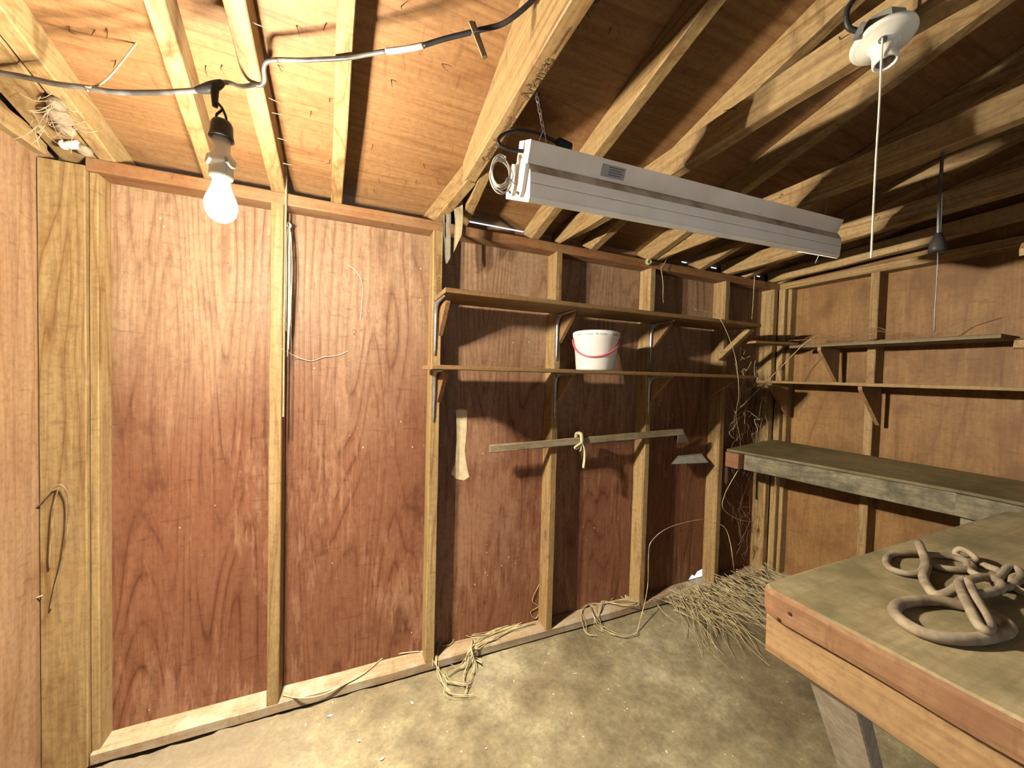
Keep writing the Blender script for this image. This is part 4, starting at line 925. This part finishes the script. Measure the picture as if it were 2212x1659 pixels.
tag(kb, 'small pale cup-shaped wasp nest on the top plate above a stud', 'nest')

# ------------------------------------------------------------------ vines and roots
def wiggly(p0, p1, n, amp, rnd, sag=0.0):
    pts = []
    for i in range(n + 1):
        t = i/n; p = Vector(p0).lerp(Vector(p1), t)
        k = math.sin(math.pi*t)
        p += Vector((rnd.uniform(-1, 1), rnd.uniform(-1, 1)*0.6, rnd.uniform(-1, 1)))*amp*k; p.z -= sag*k
        pts.append(p)
    return pts
rv = random.Random(23)
VINES = [  # hand-placed dry vine runs
    ([U(1442, 556, 1, -.01), U(1432, 574, 1, -.02), U(1428, 580, 1, -.02), U(1432, 610, 1, -.02), U(1432, 640, 1, -.02), U(1433, 655, 1, -.02)], 0.0022, 'pale vine tip hanging below the top plate beside a stud'),
    ([U(1648, 571, 1, -.02), U(1632, 592, 1, -.03), U(1629, 612, 1, -.03), U(1627, 650, 1, -.03), U(1624, 690, 1, -.03)], 0.0028, 'pale vine hanging by the corner above the shelf end'),
    ([U(1500, 668, 1, -.245), U(1540, 676, 1, -.248), U(1556, 690, 1, -.25), U(1575, 730, 1, -.25), U(1590, 780, 1, -.25), U(1596, 850, 1, -.245), U(1590, 900, 1, -.18), U(1600, 950, 1, -.12)], 0.0019, 'dry vine trailing down past the shelf ends by the last stud'),
    ([U(1604, 1000, 1, -.03), U(1580, 1040, 1, -.04), U(1565, 1070, 1, -.03), U(1562, 1098, 1, -.02), U(1590, 1120, 1, -.02), U(1625, 1128, 1, -.01)], 0.0026, 'dry vine looping under the old bench'),
    ([U(1540, 1128, 1, -.06), U(1566, 1140, 1, -.06), U(1578, 1175, 1, -.08), U(1585, 1225, 1, -.1), U(1588, 1240, 2, .03)], 0.0030, 'dry vine rising from the floor by the last stud'),
    ([U(1377, 1362, 2, .004), U(1398, 1275, 1, -.04), U(1401, 1200, 1, -.05), U(1407, 1170, 1, -.05), U(1440, 1142, 1, -.06), U(1490, 1126, 1, -.06), U(1525, 1121, 1, -.05)], 0.0024, 'single long thin root arching up from the floor to the last stud'),
    ([U(1600, 880, 1, -.1), U(1640, 840, 1, -.15), U(1690, 790, 1, -.2), U(1740, 740, 0, 2.71), U(1770, 724, 0, 2.72)], 0.0028, 'dry vine climbing across the corner to the grey shelf'),
    ([U(1770, 744, 0, 2.78), U(1850, 738, 0, 2.80), U(1940, 732, 0, 2.82), U(2020, 720, 0, 2.84), U(2060, 700, 0, 2.86), U(2130, 682, 0, 2.90)], 0.0022, 'thin twig lying along the grey shelf against the plywood'),
]
for pts, r, lab in VINES:
    tag(build('dry_vine', tube_mb(pts, lambda t, r=r: r*(1 - 0.4*t), 6), 'root_dark' if 'twig' in lab else 'root', None, True), lab, 'vine', 'dry vines by the corner')
def tangle(name, label, gen, n, r, mat, seed):
    rnd = random.Random(seed); mb = MB()
    for i in range(n):
        pts = gen(rnd); rr = r*rnd.uniform(0.5, 1.15)
        tube_mb(pts, lambda t, rr=rr: rr*(1 - 0.55*t), 5, False, 4, mb)
    o = build(name, mb, mat, None, True); tag(o, label, 'roots', None, 'stuff'); return o
fz = lambda x, y: floor_h(x, y) - 0.004
def clampz(pts):
    for p in pts: p.z = max(p.z, fz(p.x, p.y) + 0.002)
    return pts
def g_corner(rnd):     # straw-like roots strewn from the corner over the floor
    a = V(rnd.uniform(1.95, 2.85), rnd.uniform(-0.06, -0.01), rnd.uniform(0.045, 0.13)); L = rnd.uniform(0.15, 0.55)
    ang = rnd.uniform(-2.3, -0.7); b = a + V(math.cos(ang)*L, math.sin(ang)*L, 0); b.x = min(b.x, 2.88); b.z = rnd.uniform(0.0, 0.05)
    return clampz(wiggly(a, b, 4, 0.03, rnd))
tangle('root_pile', 'heap of dry straw-like roots spilling over the floor in the corner', g_corner, 170, 0.0023, 'root', 3)
def g_up(rnd):         # thin vines standing in the corner bay
    a = V(rnd.uniform(2.46, 2.84), rnd.uniform(0.012, 0.075), rnd.uniform(0.05, 1.25)); b = a + V(rnd.uniform(-.25, .2), rnd.uniform(-.03, .03), rnd.uniform(0.15, 0.5))
    b.x = min(2.85, max(2.455, b.x)); b.y = min(0.075, max(0.012, b.y))
    q = wiggly(a, b, 5, 0.045, rnd)
    for v in q: v.y = min(0.08, max(0.008, v.y)); v.x = min(2.862, max(2.447, v.x))
    return q
tangle('vine_tangle', 'tangle of thin dark vines filling the corner bay between the shelves', g_up, 85, 0.0014, 'root_dark', 4)
def g_shelf(rnd):
    a = V(rnd.uniform(2.62, 2.85), rnd.uniform(-0.50, -0.20), rnd.uniform(1.60, 1.625)); L = rnd.uniform(.12, .35); ang = rnd.uniform(-2.4, -0.9)
    b = a + V(math.cos(ang)*L*0.6, math.sin(ang)*L, rnd.uniform(-0.01, 0.03)); b.x = min(2.9, max(2.60, b.x)); b.z = max(1.601, b.z)
    return wiggly(a, b, 5, 0.022, rnd)
tangle('twig_tangle', 'dry twigs scattered along the grey upper shelf in the corner', g_shelf, 22, 0.0015, 'root_dark', 6)
def g_e(rnd):
    a = V(rnd.uniform(2.46, 2.72), rnd.uniform(-0.11, -0.015), rnd.uniform(1.08, 1.55)); b = a + V(rnd.uniform(-.2, .15), rnd.uniform(-.12, .06), rnd.uniform(-0.32, 0.10))
    q = wiggly(a, b, 5, 0.035, rnd)
    for v in q: v.y = min(-0.006, max(v.y, -0.11)); v.x = max(2.43, min(v.x, 2.72)); v.z = max(0.97, min(v.z, 1.555))
    return q
tangle('vine_tangle', 'pale dry vines hanging around the shelf ends by the last stud', g_e, 34, 0.0019, 'root', 9)
# root tuft by the second bay (px guided) and at the fourth stud
RT = [
    [(1155, 1345), (1130, 1352), (1100, 1362), (1060, 1382), (1030, 1392), (1008, 1430), (985, 1446), (962, 1462)],
    [(1128, 1344), (1095, 1358), (1050, 1370), (1016, 1372), (992, 1370), (972, 1392), (952, 1392)],
    [(958, 1376), (947, 1400), (945, 1438), (955, 1470), (968, 1496), (1004, 1501), (1026, 1499)],
    [(945, 1400), (942, 1430), (950, 1462), (966, 1488), (975, 1500)],
    [(1030, 1402), (1022, 1380), (1018, 1400), (1026, 1440), (1012, 1466), (1006, 1500)],
    [(1100, 1350), (1070, 1362), (1040, 1380), (1014, 1402), (1000, 1440), (978, 1440)],
    [(1040, 1432), (1024, 1425), (1010, 1438), (1002, 1460), (1000, 1480)],
    [(958, 1450), (965, 1470), (984, 1474), (1008, 1476), (1022, 1458)],
    [(1080, 1372), (1040, 1392), (1018, 1410), (1004, 1440)], [(1120, 1350), (1090, 1366), (1054, 1384)], [(920, 1408), (930, 1420), (942, 1438)],
]
def surf(x, y, lift):
    # on the sole plate where the pixel falls on it, else on the floor
    p = U(x, y, 2, 0.041 + lift)
    if p.y > -0.002: return p
    q = U(x, y, 2, lift); 
    if q.y > -0.004: return U(x, y, 1, -0.004 - lift)
    q.z = max(q.z, fz(q.x, q.y) + lift); return q
def tuft(name, label, runs, r, seed, extra):
    rnd = random.Random(seed); mb = MB()
    for k in range(extra):
        for run in runs:
            pts = [surf(x + rnd.gauss(0, 4)*(k > 0), y + rnd.gauss(0, 3)*(k > 0), 0.006 + 0.010*rnd.random()) for x, y in run]
            rr = r*(1 if k == 0 else rnd.uniform(0.4, 0.8)); tube_mb(pts, lambda t, rr=rr: rr*(1 - 0.5*t), 6, False, 5, mb)
    o = build(name, mb, 'root', None, True); tag(o, label, 'roots', None, 'stuff')
tuft('root_tuft', 'tuft of pale dry roots curling over the sole plate beside the stamped stud', RT, 0.0027, 12, 3)
RT2 = [
    [(1390, 1285), (1370, 1304), (1340, 1306), (1300, 1300), (1272, 1306), (1258, 1318), (1256, 1340), (1268, 1368), (1290, 1372)],
    [(1380, 1300), (1340, 1296), (1296, 1304), (1276, 1304), (1282, 1330), (1296, 1355), (1340, 1374), (1372, 1370), (1378, 1362)],
    [(1270, 1306), (1284, 1312), (1296, 1340), (1300, 1364)], [(1306, 1298), (1296, 1320), (1292, 1344)],
    [(1244, 1296), (1262, 1300), (1300, 1292), (1340, 1284), (1360, 1290)], [(1240, 1312), (1262, 1302), (1290, 1288), (1310, 1286)],
    [(1320, 1290), (1345, 1280), (1356, 1294), (1376, 1296)],
]
tuft('root_tuft', 'tuft of pale dry roots looped over the sole plate at the fourth stud', RT2, 0.0028, 13, 3)
RT3 = [[(1404, 1296), (1418, 1304), (1440, 1330), (1462, 1346)], [(1410, 1290), (1440, 1300), (1458, 1304), (1460, 1316)], [(1455, 1318), (1484, 1330)],
       [(1464, 1306), (1502, 1323), (1526, 1316), (1516, 1290), (1500, 1268)], [(1480, 1284), (1520, 1298), (1560, 1312), (1590, 1324), (1640, 1330)], [(1500, 1276), (1540, 1290), (1600, 1306), (1645, 1324)]]
tuft('root_spray', 'pale root ends sprayed out on the concrete between the last two studs', RT3, 0.0026, 14, 2)
lr = tag(build('long_root', tube_mb([surf(612, 1502, .006), surf(650, 1508, .006), surf(700, 1500, .006), surf(750, 1475, .006), surf(790, 1452, .006), surf(830, 1420, .006), surf(870, 1411, .008), surf(905, 1407, .008)], 0.0026, 6), 'root', None, True), 'single pale root lying along the sole plate between two studs', 'root')
tag(build('small_root', tube_mb([U(1166, 1260, 1, D - .004), U(1150, 1296, 1, D - .006), U(1162, 1310, 1, D - .005), U(1146, 1322, 1, D - .005), U(1158, 1335, 1, D - .005), U(1176, 1300, 1, D - .01), U(1184, 1305, 1, -.004)], 0.0016, 6), 'root', None, True), 'small curled rootlet clinging to the plywood beside the third stud', 'root')
tag(build('cobweb_strand', tube_mb([U(-10, 1344, 1, -.01), U(30, 1318, 1, -.015), U(60, 1300, 1, -.012), U(92, 1286, 1, -.006)], 0.0022, 6), 'cobweb', None, True), 'dusty cobweb strand across the lower corner board', 'cobweb')

# ------------------------------------------------------------------ debris on the floor
for i, (px, py, s) in enumerate(((713, 1545, .012), (825, 1640, .010), (775, 1600, .009), (890, 1515, .010), (1110, 1470, .005), (1390, 1325, .004), (660, 1560, .005), (1050, 1617, .005), (1235, 1540, .004), (1440, 1622, .005), (1260, 1590, .004))):
    p = U(px, py, 2, 0.0); p.z = fz(p.x, p.y) + 0.001; a = RND.uniform(0, 3.14); e = V(math.cos(a), math.sin(a), 0); f_ = V(-math.sin(a), math.cos(a), 0)
    o = build('paint_chip', poly_mb([p + e*s, p + f_*s*.4, p - e*s*.9 + f_*s*.1, p - f_*s*.45], (0, 0, 0.002)), 'chip', None)
    tag(o, 'small pale flake lying on the dirty concrete floor', 'flake', 'pale flakes on the floor')
